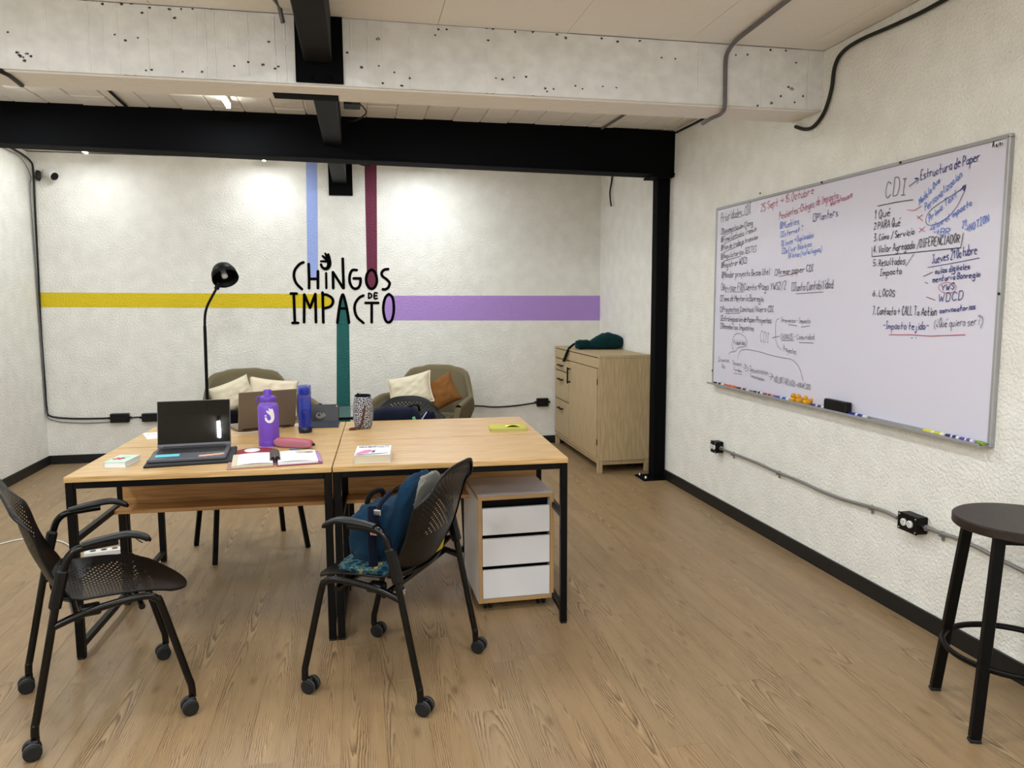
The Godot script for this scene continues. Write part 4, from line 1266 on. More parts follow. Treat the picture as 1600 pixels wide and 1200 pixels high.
# ---------------------------------------------------------------- armchairs, cushions, floor lamp, glass table
func armchair(label: String, at: Vector3, turn: float, w: float, dpt: float) -> Node3D:
	var t = thing("armchair", label, "armchair", at, turn, "")
	# faces +z; wrap-round shell
	var hw = w * 0.5 - 0.06
	var path = func(u):   # u -1..1 along the plan of the shell, from left arm front round the back to right arm front
		var c = []
		var s = u
		var side = 1.0 if s > 0 else -1.0
		var a = absf(s)
		var r = 0.16
		# half back, corner, arm
		if a < 0.40: return Vector2(side * a / 0.40 * (hw - r), -dpt * 0.5)
		if a < 0.62:
			var q = (a - 0.40) / 0.22 * PI * 0.5
			return Vector2(side * (hw - r + sin(q) * r), -dpt * 0.5 + r - cos(q) * r)
		return Vector2(side * hw, lerpf(-dpt * 0.5 + r, dpt * 0.5 - 0.12, (a - 0.62) / 0.38))
	var hgt = func(u):
		var a = absf(u)
		var b = 0.815 - 0.035 * pow(clampf(a / 0.47, 0, 1), 5.0)
		return lerpf(b, 0.575, smoothstep(0.46, 0.58, a)) - 0.035 * smoothstep(0.7, 1.0, a)
	var surf = func(u, v, off):
		var U = u * 2 - 1
		var p = path.call(U); var q = path.call(clampf(U + 0.01, -1, 1)); var q0 = path.call(clampf(U - 0.01, -1, 1))
		var tg = (q - q0).normalized()
		var n = Vector2(tg.y, -tg.x)   # outwards
		var y = lerpf(0.27, hgt.call(U), v)
		var a = absf(U)
		var fl = 0.05 * sin(v * PI * 0.5) + (0.10 * pow(v, 1.5) if a < 0.45 else lerpf(0.10 * pow(v, 1.5), 0.05 * v, smoothstep(0.45, 0.65, a)))
		var narrow = 1.0 - 0.16 * smoothstep(0.62, 1.0, v) * (1.0 - smoothstep(0.5, 0.7, a))
		var o = p + n * (fl + off)
		return Vector3(o.x * narrow, y, o.y)
	var st = S()
	var th = 0.05
	# one closed skin: outside up, over the rim, inside down
	var skin = func(u, v):
		if v < 0.45: return surf.call(u, v / 0.45, 0.0)
		if v < 0.55:
			var k = (v - 0.45) / 0.10
			var p = surf.call(u, 1.0, -th * (0.5 - 0.5 * cos(k * PI)))
			return p + Vector3(0, sin(k * PI) * th * 0.45, 0)
		return surf.call(u, 1.0 - (v - 0.55) / 0.45, -th)
	grid(st, skin, 84, 28, null, true)
	# arm fronts
	for e in [0.0, 1.0]:
		var f2 = func(u, v): return surf.call(e, v, -th * u)
		grid(st, f2, 2, 8, null, e > 0.5)
	obj("shell", st, M.olive, t)
	st = S()
	bx(st, Vector3(0, 0.335, 0.0), Vector3(hw * 2 - 0.06, 0.17, dpt - 0.08), 0.045)
	obj("seat_cushion", st, M.olive, t)
	for sx in [-1, 1]:
		for sz in [-1, 1]:
			st = S()
			bar(st, Vector3(sx * (hw - 0.07), 0.29, sz * (dpt * 0.5 - 0.13)), Vector3(sx * (hw - 0.02), 0.0, sz * (dpt * 0.5 - 0.05)), 0.032, 0.032, Vector3(0, 0, 1))
			obj("leg", st, M.black_metal, t)
	return t
func cushion(label: String, called: String, c: Vector3, w: float, h: float, th: float, b: Basis, m, sd: int, piped = null):
	var st = S()
	pillow(st, w, h, th, Transform3D(b, Vector3.ZERO), sd)
	var o = thing(called, label, "cushion", c)
	obj("cover", st, m, o)
	if piped != null:
		st = S()
		for k in 4:
			var pts = []
			for i in 9:
				var s = i / 8.0 * 2 - 1
				var x = [s, 1.0, -s, -1.0][k]; var y = [-1.0, s, 1.0, -s][k]
				pts.append(b * Vector3(x * w * 0.5 * (1.0 - 0.10 * (1 - y * y) * x * x), y * h * 0.5 * (1.0 - 0.10 * (1 - x * x) * y * y), 0))
			tube(st, pts, 0.007, 6)
		obj("edge_trim", st, piped, o)
func face_basis(roll: float, lean: float, yaw := 0.0) -> Basis:
	return Basis(Vector3.UP, deg_to_rad(yaw)) * Basis(Vector3.RIGHT, deg_to_rad(-lean)) * Basis(Vector3.BACK, deg_to_rad(roll))
func lounge():
	armchair("olive armchair holding two pale cushions, beside the floor lamp", Vector3(-0.80, 0, -6.66), 24, 0.84, 0.68)
	armchair("olive armchair holding a cream and a brown cushion, right of the teal stripe", Vector3(0.55, 0, -6.64), -26, 0.80, 0.68)
	var p = on_z(-6.72, 364, 618)
	cushion("grey-beige cushion leaning in the armchair beside the floor lamp", "cushion", p, 0.38, 0.26, 0.12, face_basis(18, 20, 24), M.cream, 4, null)
	p = on_z(-6.66, 428, 621)
	cushion("cream cushion leaning in the armchair behind the laptop lid", "cushion", p, 0.42, 0.34, 0.12, face_basis(-9, 20, 20), M.cream2, 5, null)
	p = on_z(-6.62, 641, 610)
	cushion("cream cushion with edge trim leaning in the armchair with the brown cushion", "cushion", p, 0.40, 0.28, 0.13, face_basis(14, 22, -24), M.cream, 6, M.cream2)
	p = on_z(-6.58, 690, 613)
	cushion("rust brown cushion standing on its corner in the olive armchair", "cushion", p, 0.29, 0.29, 0.12, face_basis(30, 22, -26), M.brown, 7, null)
	# floor lamp
	var lz = -6.62
	var pb = on_z(lz, 321, 600)
	var t = thing("floor_lamp", "black gooseneck floor lamp with a cupped shade and bare bulb", "lamp", Vector3(pb.x, 0, lz))
	var L = func(x, y, z = lz): return on_z(z, x, y) - t.position
	var st = S()
	lathe(st, [Vector2(0, 0.022), Vector2(0.125, 0.020), Vector2(0.13, 0.012), Vector2(0.13, 0.0)], 32)
	obj("base", st, M.black_metal, t)
	st = S()
	tube(st, [Vector3(0, 0.02, 0), L.call(320, 510)], 0.013, 12)
	obj("pole", st, M.black_metal, t)
	st = S()
	tube(st, smooth_path([L.call(320, 512), L.call(320.5, 492), L.call(324, 478), L.call(331, 464), L.call(337, 453), L.call(341, 443)], 6), 0.0105, 10)
	obj("gooseneck", st, M.black_metal, t)
	st = S()
	tube(st, [L.call(338, 452), L.call(342, 442)], 0.020, 14)
	obj("collar", st, M.black_metal, t)
	# shade: a cup tipped towards the room
	var hc = L.call(350, 428)
	var ax = Vector3(0.28, -0.72, 0.63).normalized()
	var bs = Basis(Quaternion(Vector3.UP, ax))
	st = S()
	var prof = [Vector2(0.0, -0.085), Vector2(0.045, -0.08), Vector2(0.078, -0.058), Vector2(0.098, -0.01), Vector2(0.105, 0.055), Vector2(0.102, 0.055), Vector2(0.094, -0.008), Vector2(0.072, -0.05), Vector2(0.0, -0.07)]
	lathe(st, prof, 28, Transform3D(bs, hc))
	obj("shade", st, M.black_metal, t)
	st = S()
	lathe(st, [Vector2(0.02, -0.07), Vector2(0.02, -0.02), Vector2(0.017, -0.015)], 14, Transform3D(bs, hc))
	lathe(st, [Vector2(0.016, -0.02), Vector2(0.024, 0.01), Vector2(0.024, 0.035), Vector2(0.0, 0.045)], 16, Transform3D(bs, hc))
	obj("bulb", st, M.white_plastic, t, "unlit white bulb")
	# low table between the armchairs
	var g = thing("side_table", "low dark table with a glass top between the armchairs", "table", Vector3(-0.13, 0, -6.52))
	st = S()
	bx(st, Vector3(0, 0.50, 0), Vector3(0.34, 0.008, 0.62), 0.002)
	obj("glass_top", st, M.glass, g)
	st = S()
	for e in [-1, 1]:
		bx(st, Vector3(0, 0.483, e * 0.28), Vector3(0.32, 0.022, 0.022), 0.002)
		bx(st, Vector3(e * 0.15, 0.483, 0), Vector3(0.022, 0.022, 0.54), 0.002)
	obj("top_frame", st, M.black_metal, g)
	for sx in [-1, 1]:
		for sz in [-1, 1]:
			st = S()
			bx(st, Vector3(sx * 0.15, 0.236, sz * 0.28), Vector3(0.022, 0.472, 0.022), 0.002)
			obj("leg", st, M.black_metal, g)

# ---------------------------------------------------------------- rolling chairs
func table_at(v: float, tab: Array) -> float:
	for i in tab.size() - 1:
		if v <= tab[i + 1][0]:
			var k = (v - tab[i][0]) / (tab[i + 1][0] - tab[i][0])
			var p0 = tab[maxi(i - 1, 0)][1]; var p1 = tab[i][1]; var p2 = tab[i + 1][1]; var p3 = tab[mini(i + 2, tab.size() - 1)][1]
			return cubic_interpolate(p1, p2, p0, p3, k)
	return tab[tab.size() - 1][1]
func shell_part(f: Callable, nu: int, nv: int, hole: Callable, off: Vector3, thin := false):
	var st = S()
	grid(st, f, nu, nv, hole)
	var g = func(u, v): return f.call(u, v) + off
	if not thin: grid(st, g, nu, nv, hole, true)
	else: grid(st, g, nu, nv, func(i, j): return i > 2 and i < nu - 3 and j > 2 and j < nv - 3, true)
	# rim
	for i in nu:
		for v in [0.0, 1.0]:
			var a = f.call(float(i) / nu, v); var b = f.call(float(i + 1) / nu, v)
			if v == 0.0: quad(st, a + off, b + off, b, a)
			else: quad(st, a, b, b + off, a + off)
	for j in nv:
		for u in [0.0, 1.0]:
			var a = f.call(u, float(j) / nv); var b = f.call(u, float(j + 1) / nv)
			if u == 0.0: quad(st, a, b, b + off, a + off)
			else: quad(st, a + off, b + off, b, a)
	return st
func rolling_chair(label: String) -> Node3D:
	var t = thing("rolling_chair", label, "chair", Vector3.ZERO, 0, "")
	# faces -z
	var seat = func(u, v):
		var x = u * 2 - 1
		var z = lerpf(-0.275, 0.15, v) + 0.085 * x * x * pow(1 - v, 2.0)
		var w = 0.232 * (1.0 - 0.18 * pow(1 - v, 3.0))
		var y = 0.452 + 0.022 * x * x - 0.014 * (1 - x * x) * sin(v * PI) - 0.06 * pow(1 - v, 3.0) * (1.0 - 0.3 * x * x) + 0.018 * smoothstep(0.8, 1.0, v)
		return Vector3(x * w, y, z)
	var hole = func(i, j): return i > 6 and i < 70 - 7 and j > 20 and j < 75 and i % 2 == 0 and j % 2 == 0 and ((i / 2 + j / 2) % 2 == 0)
	var fl = func(u, v): return seat.call(u, 1.0 - v)
	var hole_s = func(i, j): return hole.call(i, 79 - j)
	obj("seat", shell_part(fl, 70, 80, hole_s, Vector3(0, -0.007, 0), true), M.black_plastic, t)
	var zt = [[0.0, 0.150], [0.2, 0.182], [0.4, 0.215], [0.6, 0.238], [0.8, 0.258], [1.0, 0.298]]
	var wt = [[0.0, 0.232], [0.2, 0.234], [0.4, 0.222], [0.6, 0.222], [0.8, 0.220], [1.0, 0.180]]
	var back = func(u, v):
		var x = u * 2 - 1
		var y = lerpf(0.445, 0.855, v) - 0.075 * pow(absf(x), 3.0) * smoothstep(0.55, 1.0, v) + 0.025 * x * x * (1 - smoothstep(0.0, 0.3, v))
		return Vector3(x * table_at(v, wt), y, table_at(v, zt) - 0.042 * x * x)
	var hole_b = func(i, j): return i > 6 and i < 70 - 7 and j > 28 and j < 73 and i % 2 == 0 and j % 2 == 0 and ((i / 2 + j / 2) % 2 == 0)
	obj("backrest", shell_part(back, 70, 80, hole_b, Vector3(0, 0, 0.007), true), M.black_plastic, t)
	for s in [-1.0, 1.0]:
		# rear leg running up into the arm post, front leg, seat rail
		var st = S()
		tube(st, smooth_path([Vector3(s * 0.25, 0.052, 0.238), Vector3(s * 0.25, 0.095, 0.236), Vector3(s * 0.25, 0.14, 0.226), Vector3(s * 0.25, 0.50, 0.152)], 4), 0.0125, 10)
		obj("rear_leg", st, M.gloss_black, t)
		st = S()
		tube(st, smooth_path([Vector3(s * 0.25, 0.50, 0.152), Vector3(s * 0.25, 0.60, 0.124), Vector3(s * 0.25, 0.630, 0.108), Vector3(s * 0.25, 0.645, 0.085), Vector3(s * 0.25, 0.650, 0.04), Vector3(s * 0.25, 0.652, -0.03)], 5), 0.0125, 10)
		obj("arm_post", st, M.gloss_black, t)
		st = S()
		bx(st, Vector3(s * 0.248, 0.525, 0.146), Vector3(0.034, 0.13, 0.036), 0.008, Basis(Vector3.RIGHT, -0.24))
		obj("post_sleeve", st, M.black_plastic, t)
		st = S()
		var arm = smooth_path([Vector3(s * 0.25, 0.657, 0.075), Vector3(s * 0.25, 0.664, 0.03), Vector3(s * 0.252, 0.669, -0.03), Vector3(s * 0.254, 0.668, -0.07), Vector3(s * 0.255, 0.655, -0.105), Vector3(s * 0.255, 0.640, -0.125)], 4)
		var rr = []
		for i in arm.size(): rr.append(lerpf(0.019, 0.026, clampf(i / 8.0, 0, 1)) if i < arm.size() - 2 else 0.016)
		tube(st, arm, rr, 12, 0.42)
		obj("armrest", st, M.black_plastic, t)
		st = S()
		tube(st, smooth_path([Vector3(s * 0.25, 0.052, -0.232), Vector3(s * 0.25, 0.095, -0.230), Vector3(s * 0.25, 0.14, -0.218), Vector3(s * 0.25, 0.40, -0.150), Vector3(s * 0.249, 0.432, -0.134), Vector3(s * 0.245, 0.446, -0.10), Vector3(s * 0.24, 0.440, 0.0), Vector3(s * 0.245, 0.425, 0.10), Vector3(s * 0.25, 0.405, 0.172)], 4), 0.0125, 10)
		obj("front_leg", st, M.gloss_black, t)
		for z in [0.236, -0.230]:
			var c = Node3D.new(); c.name = "caster"; t.add_child(c, true)
			for e in [-1, 1]:
				st = S()
				lathe(st, [Vector2(0, -0.009), Vector2(0.021, -0.009), Vector2(0.0265, -0.006), Vector2(0.0265, 0.006), Vector2(0.021, 0.009), Vector2(0, 0.009)], 22, Transform3D(Basis(Vector3.BACK, PI / 2), Vector3(s * 0.25 + e * 0.018 + 0.014, 0.0278, z + 0.012)), false)
				obj("wheel", st, M.rubber, c)
				st = S()
				lathe(st, [Vector2(0.0265, -0.0045), Vector2(0.0276, -0.003), Vector2(0.0276, 0.003), Vector2(0.0265, 0.0045)], 22, Transform3D(Basis(Vector3.BACK, PI / 2), Vector3(s * 0.25 + e * 0.018 + 0.014 - e * 0.003, 0.0278, z + 0.012)))
				obj("tread", st, M.grey_rubber, c)
			st = S()
			tube(st, [Vector3(s * 0.25, 0.062, z), Vector3(s * 0.25, 0.045, z)], 0.011, 10)
			bx(st, Vector3(s * 0.25 + 0.013, 0.040, z + 0.008), Vector3(0.016, 0.034, 0.034), 0.005)
			obj("hood", st, M.black_plastic, c)
	for z in [-0.09, 0.10]:
		var st = S()
		tube(st, [Vector3(-0.245, 0.412, z), Vector3(0.245, 0.412, z)], 0.011, 8)
		obj("cross_bar", st, M.gloss_black, t)
	for s in [-1.0, 1.0]:
		var st = S()
		bx(st, Vector3(s * 0.222, 0.43, 0.06), Vector3(0.05, 0.03, 0.06), 0.005)
		obj("seat_clip", st, M.black_plastic, t)
	return t
func chairs():
	var a = rolling_chair("black perforated rolling chair with empty seat at the laptop desk end")
	a.position = Vector3(-0.905, 0, -2.8505); a.rotation_degrees.y = -67.4
	var r_at = Vector3(0.113, 0, -2.8438)
	dup(a, "rolling_chair", "black perforated rolling chair holding the blue backpack", r_at, 58.7)
	dup(a, "rolling_chair", "black perforated rolling chair with the navy bag behind the desks", Vector3(0.31, 0, -4.33), 183)
	# backpack on the second chair
	var bp = thing("backpack", "blue backpack with grey back panel and floral trim on chair seat", "backpack", r_at + Vector3(0, 0.462, 0), 58.7)
	var st = S()
	blob(st, Vector3(-0.03, 0.11, -0.015), Vector3(0.14, 0.11, 0.085), 0.55, Basis(Vector3.RIGHT, 0.05), 0.2, 12)
	obj("main_pocket", st, M.blue_bag, bp)
	st = S()
	blob(st, Vector3(0.0, 0.165, 0.08), Vector3(0.13, 0.175, 0.038), 0.6, Basis(Vector3.RIGHT, 0.30), 0.10, 13)
	obj("rear_pocket", st, M.blue_bag, bp)
	st = S()
	blob(st, Vector3(0.03, 0.185, 0.108), Vector3(0.115, 0.15, 0.022), 0.6, Basis(Vector3.RIGHT, 0.30), 0.08, 14)
	obj("back_panel", st, M.grey_bag, bp, "grey padded back panel")
	st = S()
	blob(st, Vector3(-0.075, 0.014, -0.01), Vector3(0.14, 0.016, 0.115), 0.5, Basis(), 0.15, 15)
	obj("floral_base", st, M.flora, bp, "floral patterned base")
	st = S()
	tube(st, smooth_path([Vector3(-0.17, 0.24, 0.02), Vector3(-0.19, 0.19, 0.03), Vector3(-0.195, 0.11, 0.03), Vector3(-0.19, 0.03, 0.03)]), 0.017, 8, 0.4)
	obj("shoulder_strap", st, M.strap, bp)
	st = S()
	tube(st, smooth_path([Vector3(-0.13, 0.29, 0.075), Vector3(-0.165, 0.25, 0.05), Vector3(-0.175, 0.20, 0.04), Vector3(-0.15, 0.15, 0.05)]), 0.015, 8, 0.4)
	obj("shoulder_strap", st, M.strap, bp)
	st = S()
	tube(st, smooth_path([Vector3(-0.15, 0.03, 0.08), Vector3(-0.17, -0.03, 0.12), Vector3(-0.175, -0.06, 0.14)]), 0.012, 6, 0.4)
	obj("shoulder_strap", st, M.strap, bp)
	st = S()
	tube(st, smooth_path([Vector3(-0.06, 0.19, -0.07), Vector3(-0.05, 0.245, -0.06), Vector3(0.02, 0.25, -0.05), Vector3(0.04, 0.20, -0.05)]), 0.010, 8)
	obj("grab_handle", st, M.black_cloth, bp)
	for q in [Vector3(-0.195, 0.155, 0.04), Vector3(-0.185, 0.225, 0.05), Vector3(-0.178, -0.055, 0.135)]:
		st = S()
		bx(st, q, Vector3(0.014, 0.022, 0.03), 0.003)
		obj("buckle", st, M.chrome, bp)
	st = S()
	blob(st, Vector3(-0.205, 0.165, 0.045), Vector3(0.006, 0.014, 0.012), 0.8, Basis(), 0, 1, 10, 8)
	obj("red_tag", st, M.rose, bp)
	st = S()
	bx(st, Vector3(0.10, 0.05, 0.155), Vector3(0.07, 0.09, 0.012), 0.004, Basis(Vector3.RIGHT, 0.2))
	obj("yellow_patch", st, mat(Color(0.75, 0.66, 0.03), 0.7), bp)
	# navy bag on the chair behind the desks
	var nb = thing("duffel_bag", "navy bag with pale piping standing on chair behind the desks", "bag", Vector3(0.25, 0.468, -4.452))
	st = S()
	blob(st, Vector3(-0.035, 0.17, 0.0), Vector3(0.15, 0.175, 0.07), 0.42, Basis(Vector3.BACK, 0.0), 0.06, 16, 36, 22)
	obj("bag_body", st, M.navy, nb)
	st = S()
	blob(st, Vector3(0.125, 0.13, 0.01), Vector3(0.05, 0.19, 0.065), 0.7, Basis(Vector3.BACK, -0.25), 0.1, 17)
	obj("side_pocket", st, M.navy_dark, nb)
	st = S()
	tube(st, smooth_path([Vector3(0.085, 0.18, 0.076), Vector3(0.10, 0.25, 0.074), Vector3(0.145, 0.315, 0.045)]), 0.004, 6)
	obj("piping", st, mat(Color(0.62, 0.70, 0.85), 0.7), nb)
	st = S()
	bx(st, Vector3(0.075, 0.265, 0.076), Vector3(0.018, 0.06, 0.006), 0.002, Basis(Vector3.BACK, 0.35))
	obj("tag", st, mat(Color(0.45, 0.72, 0.52), 0.6), nb, "green and white tag")
	st = S()
	tube(st, smooth_path([Vector3(0.03, 0.335, 0.03), Vector3(0.06, 0.352, 0.0), Vector3(0.10, 0.345, -0.03), Vector3(0.11, 0.31, -0.05)]), 0.010, 8, 0.5)
	obj("handle", st, M.black_cloth, nb)
	# plain black chair pushed under the rear desk
	var A = Vector3(-0.955, 0, -4.641); var B = Vector3(-0.787, 0, -4.269); var C = Vector3(-0.476, 0, -4.831); var D = Vector3(-0.305, 0, -4.463)
	var cen = (A + B + C + D) * 0.25
	var t = thing("side_chair", "plain black side chair with straight splayed legs behind the laptops", "chair", cen)
	var ex = (C - A).normalized(); var ez = (B - A).normalized()
	ez = (ez - ex * ez.dot(ex)).normalized()
	var bs = Basis(ex, Vector3.UP, ez)
	for p in [A, B, C, D]:
		var q = p - cen
		var l = bs.inverse() * q
		st = S()
		bar(st, bs * Vector3(l.x * 0.82, 0.43, l.z * 0.72), q, 0.026, 0.026, ex)
		obj("leg", st, M.black_metal, t)
	st = S()
	bx(st, Vector3(0, 0.45, 0), Vector3(0.46, 0.06, 0.44), 0.025, bs)
	obj("seat", st, M.black_cloth, t)
	st = S()
	var bk = func(u, v):
		var x = u * 2 - 1
		return bs * Vector3(x * 0.235 * (1.0 - 0.1 * v * v), lerpf(0.47, 0.775, v) - 0.03 * pow(absf(x), 4.0) * v, -0.21 - 0.06 * v + 0.07 * x * x)
	obj("backrest", shell_part(bk, 20, 10, func(_i, _j): return false, bs * Vector3(0, 0, -0.02)), M.black_cloth, t)

# ---------------------------------------------------------------- drawer pedestal and stool
func pedestal():
	var t = thing("drawer_pedestal", "white three-drawer rolling pedestal with pale ply edges under the desk", "drawers", Vector3(0.70, 0, -3.325), 0.6)
	var w = 0.356; var d = 0.43; var y0 = 0.044; var y1 = 0.546
	var st = S()
	for e in [-1, 1]: bx(st, Vector3(e * (w * 0.5 - 0.0085), (y0 + y1) * 0.5, -d * 0.5), Vector3(0.017, y1 - y0 - 0.034, d), 0.0)
	bx(st, Vector3(0, (y0 + y1) * 0.5, -d + 0.008), Vector3(w - 0.034, y1 - y0 - 0.034, 0.016), 0.0)
	obj("side_panel", st, M.drawer_white, t)
	st = S()
	bx(st, Vector3(0, y1 - 0.0075, -d * 0.5), Vector3(w, 0.015, d), 0.0)
	obj("top_panel", st, M.drawer_white, t)
	st = S()
	bx(st, Vector3(0, y0 + 0.009, -d * 0.5), Vector3(w, 0.018, d), 0.0)
	obj("bottom_panel", st, M.drawer_white, t)
	# ply edging round the front and along the top
	st = S()
	for e in [-1, 1]: bx(st, Vector3(e * (w * 0.5 - 0.009), (y0 + y1) * 0.5, 0.001), Vector3(0.0182, y1 - y0, 0.004), 0.0005)
	bx(st, Vector3(0, y1 - 0.009, 0.0012), Vector3(w, 0.0182, 0.004), 0.0005)
	bx(st, Vector3(0, y0 + 0.009, 0.0012), Vector3(w, 0.0182, 0.004), 0.0005)
	for e in [-1, 1]: bx(st, Vector3(e * (w * 0.5), y1 - 0.008, -d * 0.5), Vector3(0.002, 0.016, d), 0.0004)
	obj("ply_edging", st, M.ply, t)
	st = S()
	bx(st, Vector3(0, (y0 + y1) * 0.5, -0.05), Vector3(w - 0.036, y1 - y0 - 0.04, 0.004), 0.0)
	obj("inner_back", st, M.black_metal, t)
	var yy = y0 + 0.021
	for h in [0.134, 0.128, 0.124]:
		st = S()
		bx(st, Vector3(0, yy + h * 0.5, -0.006), Vector3(w - 0.040, h, 0.016), 0.001)
		obj("drawer_front", st, M.drawer_white, t)
		yy += h + 0.019
	for e in [-1, 1]:
		for z in [-0.05, -d + 0.05]:
			var c = Node3D.new(); c.name = "caster"; t.add_child(c, true)
			for k in [-1, 1]:
				st = S()
				lathe(st, [Vector2(0, -0.007), Vector2(0.018, -0.007), Vector2(0.0225, -0.004), Vector2(0.0225, 0.004), Vector2(0.018, 0.007), Vector2(0, 0.007)], 18, Transform3D(Basis(Vector3.BACK, PI / 2), Vector3(e * (w * 0.5 - 0.05) + k * 0.013, 0.0226, z)), false)
				obj("wheel", st, M.rubber, c)
			st = S()
			bx(st, Vector3(e * (w * 0.5 - 0.05), 0.041, z), Vector3(0.03, 0.026, 0.034), 0.006)
			obj("hood", st, M.black_plastic, c)
func stool():
	var t = thing("bar_stool", "round dark wood stool on black metal legs by the wall", "stool", Vector3(2.154, 0, -2.069), -21.2)
	var st = S()
	lathe(st, [Vector2(0, 0.703), Vector2(0.198, 0.703), Vector2(0.203, 0.699), Vector2(0.203, 0.675), Vector2(0.199, 0.671), Vector2(0, 0.671)], 56, Transform3D(), false)
	obj("seat", st, M.stool_wood, t)
	for sx in [-1, 1]:
		for sz in [-1, 1]:
			st = S()
			bar(st, Vector3(sx * 0.115, 0.673, sz * 0.115), Vector3(sx * 0.172, 0.012, sz * 0.168), 0.034, 0.026, Vector3(0, 0, 1), 0.003)
			var l = obj("leg", st, M.black_metal, t)
			st = S()
			bx(st, Vector3(sx * 0.173, 0.006, sz * 0.169), Vector3(0.036, 0.012, 0.028), 0.003)
			obj("foot_cap", st, M.rubber, l)
	st = S()
	for sg in [-1, 1]: bar(st, Vector3(-0.12, 0.659, sg * 0.115), Vector3(0.12, 0.659, sg * 0.115), 0.024, 0.024)
	obj("seat_rail", st, M.black_metal, t)
	st = S()
	lathe(st, [Vector2(0.200, 0.248), Vector2(0.212, 0.254), Vector2(0.217, 0.244), Vector2(0.210, 0.232), Vector2(0.199, 0.238), Vector2(0.200, 0.248)], 56)
	obj("foot_ring", st, M.black_metal, t)

# ---------------------------------------------------------------- things on the desks
const TY := 0.75
func T(px: float, py: float, y := 0.75) -> Vector3:
	return on_y(y, px, py)
func laptop(label: String, at: Vector3, turn: float, w: float, d: float, lid: float, tilt: float, m, seen_front: bool) -> Node3D:
	# hinge along x at the origin, keyboard towards +z
	var t = thing("laptop", label, "laptop", at, turn)
	var st = S()
	bx(st, Vector3(0, 0.0075, d * 0.5), Vector3(w, 0.015, d), 0.004)
	var base = obj("base", st, m, t)
	var bs = Basis(Vector3.RIGHT, deg_to_rad(-tilt))
	st = S()
	bx(st, Vector3(0, 0.014, -0.002) + bs * Vector3(0, lid * 0.5, -0.003), Vector3(w, lid, 0.006), 0.002, bs)
	obj("lid", st, m, t)
	st = S()
	bx(st, Vector3(0, 0.014, -0.002) + bs * Vector3(0, lid * 0.5 + 0.006, 0.0005), Vector3(w - 0.006, lid - 0.018, 0.001), 0.0, bs)
	obj("screen", st, M.screen, t, "dark switched-off screen")
	st = S()
	tube(st, [Vector3(-w * 0.42, 0.013, -0.002), Vector3(w * 0.42, 0.013, -0.002)], 0.006, 10)
	obj("hinge", st, M.key, t)
	if seen_front:
		st = S()
		bx(st, Vector3(0, 0.0152, d * 0.32), Vector3(w * 0.90, 0.0006, d * 0.46))
		obj("keyboard_well", st, M.key, base)
		for r in 5:
			for c in 13:
				st = S()
				bx(st, Vector3((c - 6) * w * 0.066, 0.0162, d * (0.145 + r * 0.088)), Vector3(w * 0.056, 0.0016, d * 0.07), 0.0005)
				obj("key", st, M.key, base)
		st = S()
		bx(st, Vector3(0, 0.0152, d * 0.76), Vector3(w * 0.42, 0.0005, d * 0.36))
		obj("trackpad", st, m, base)
	return t
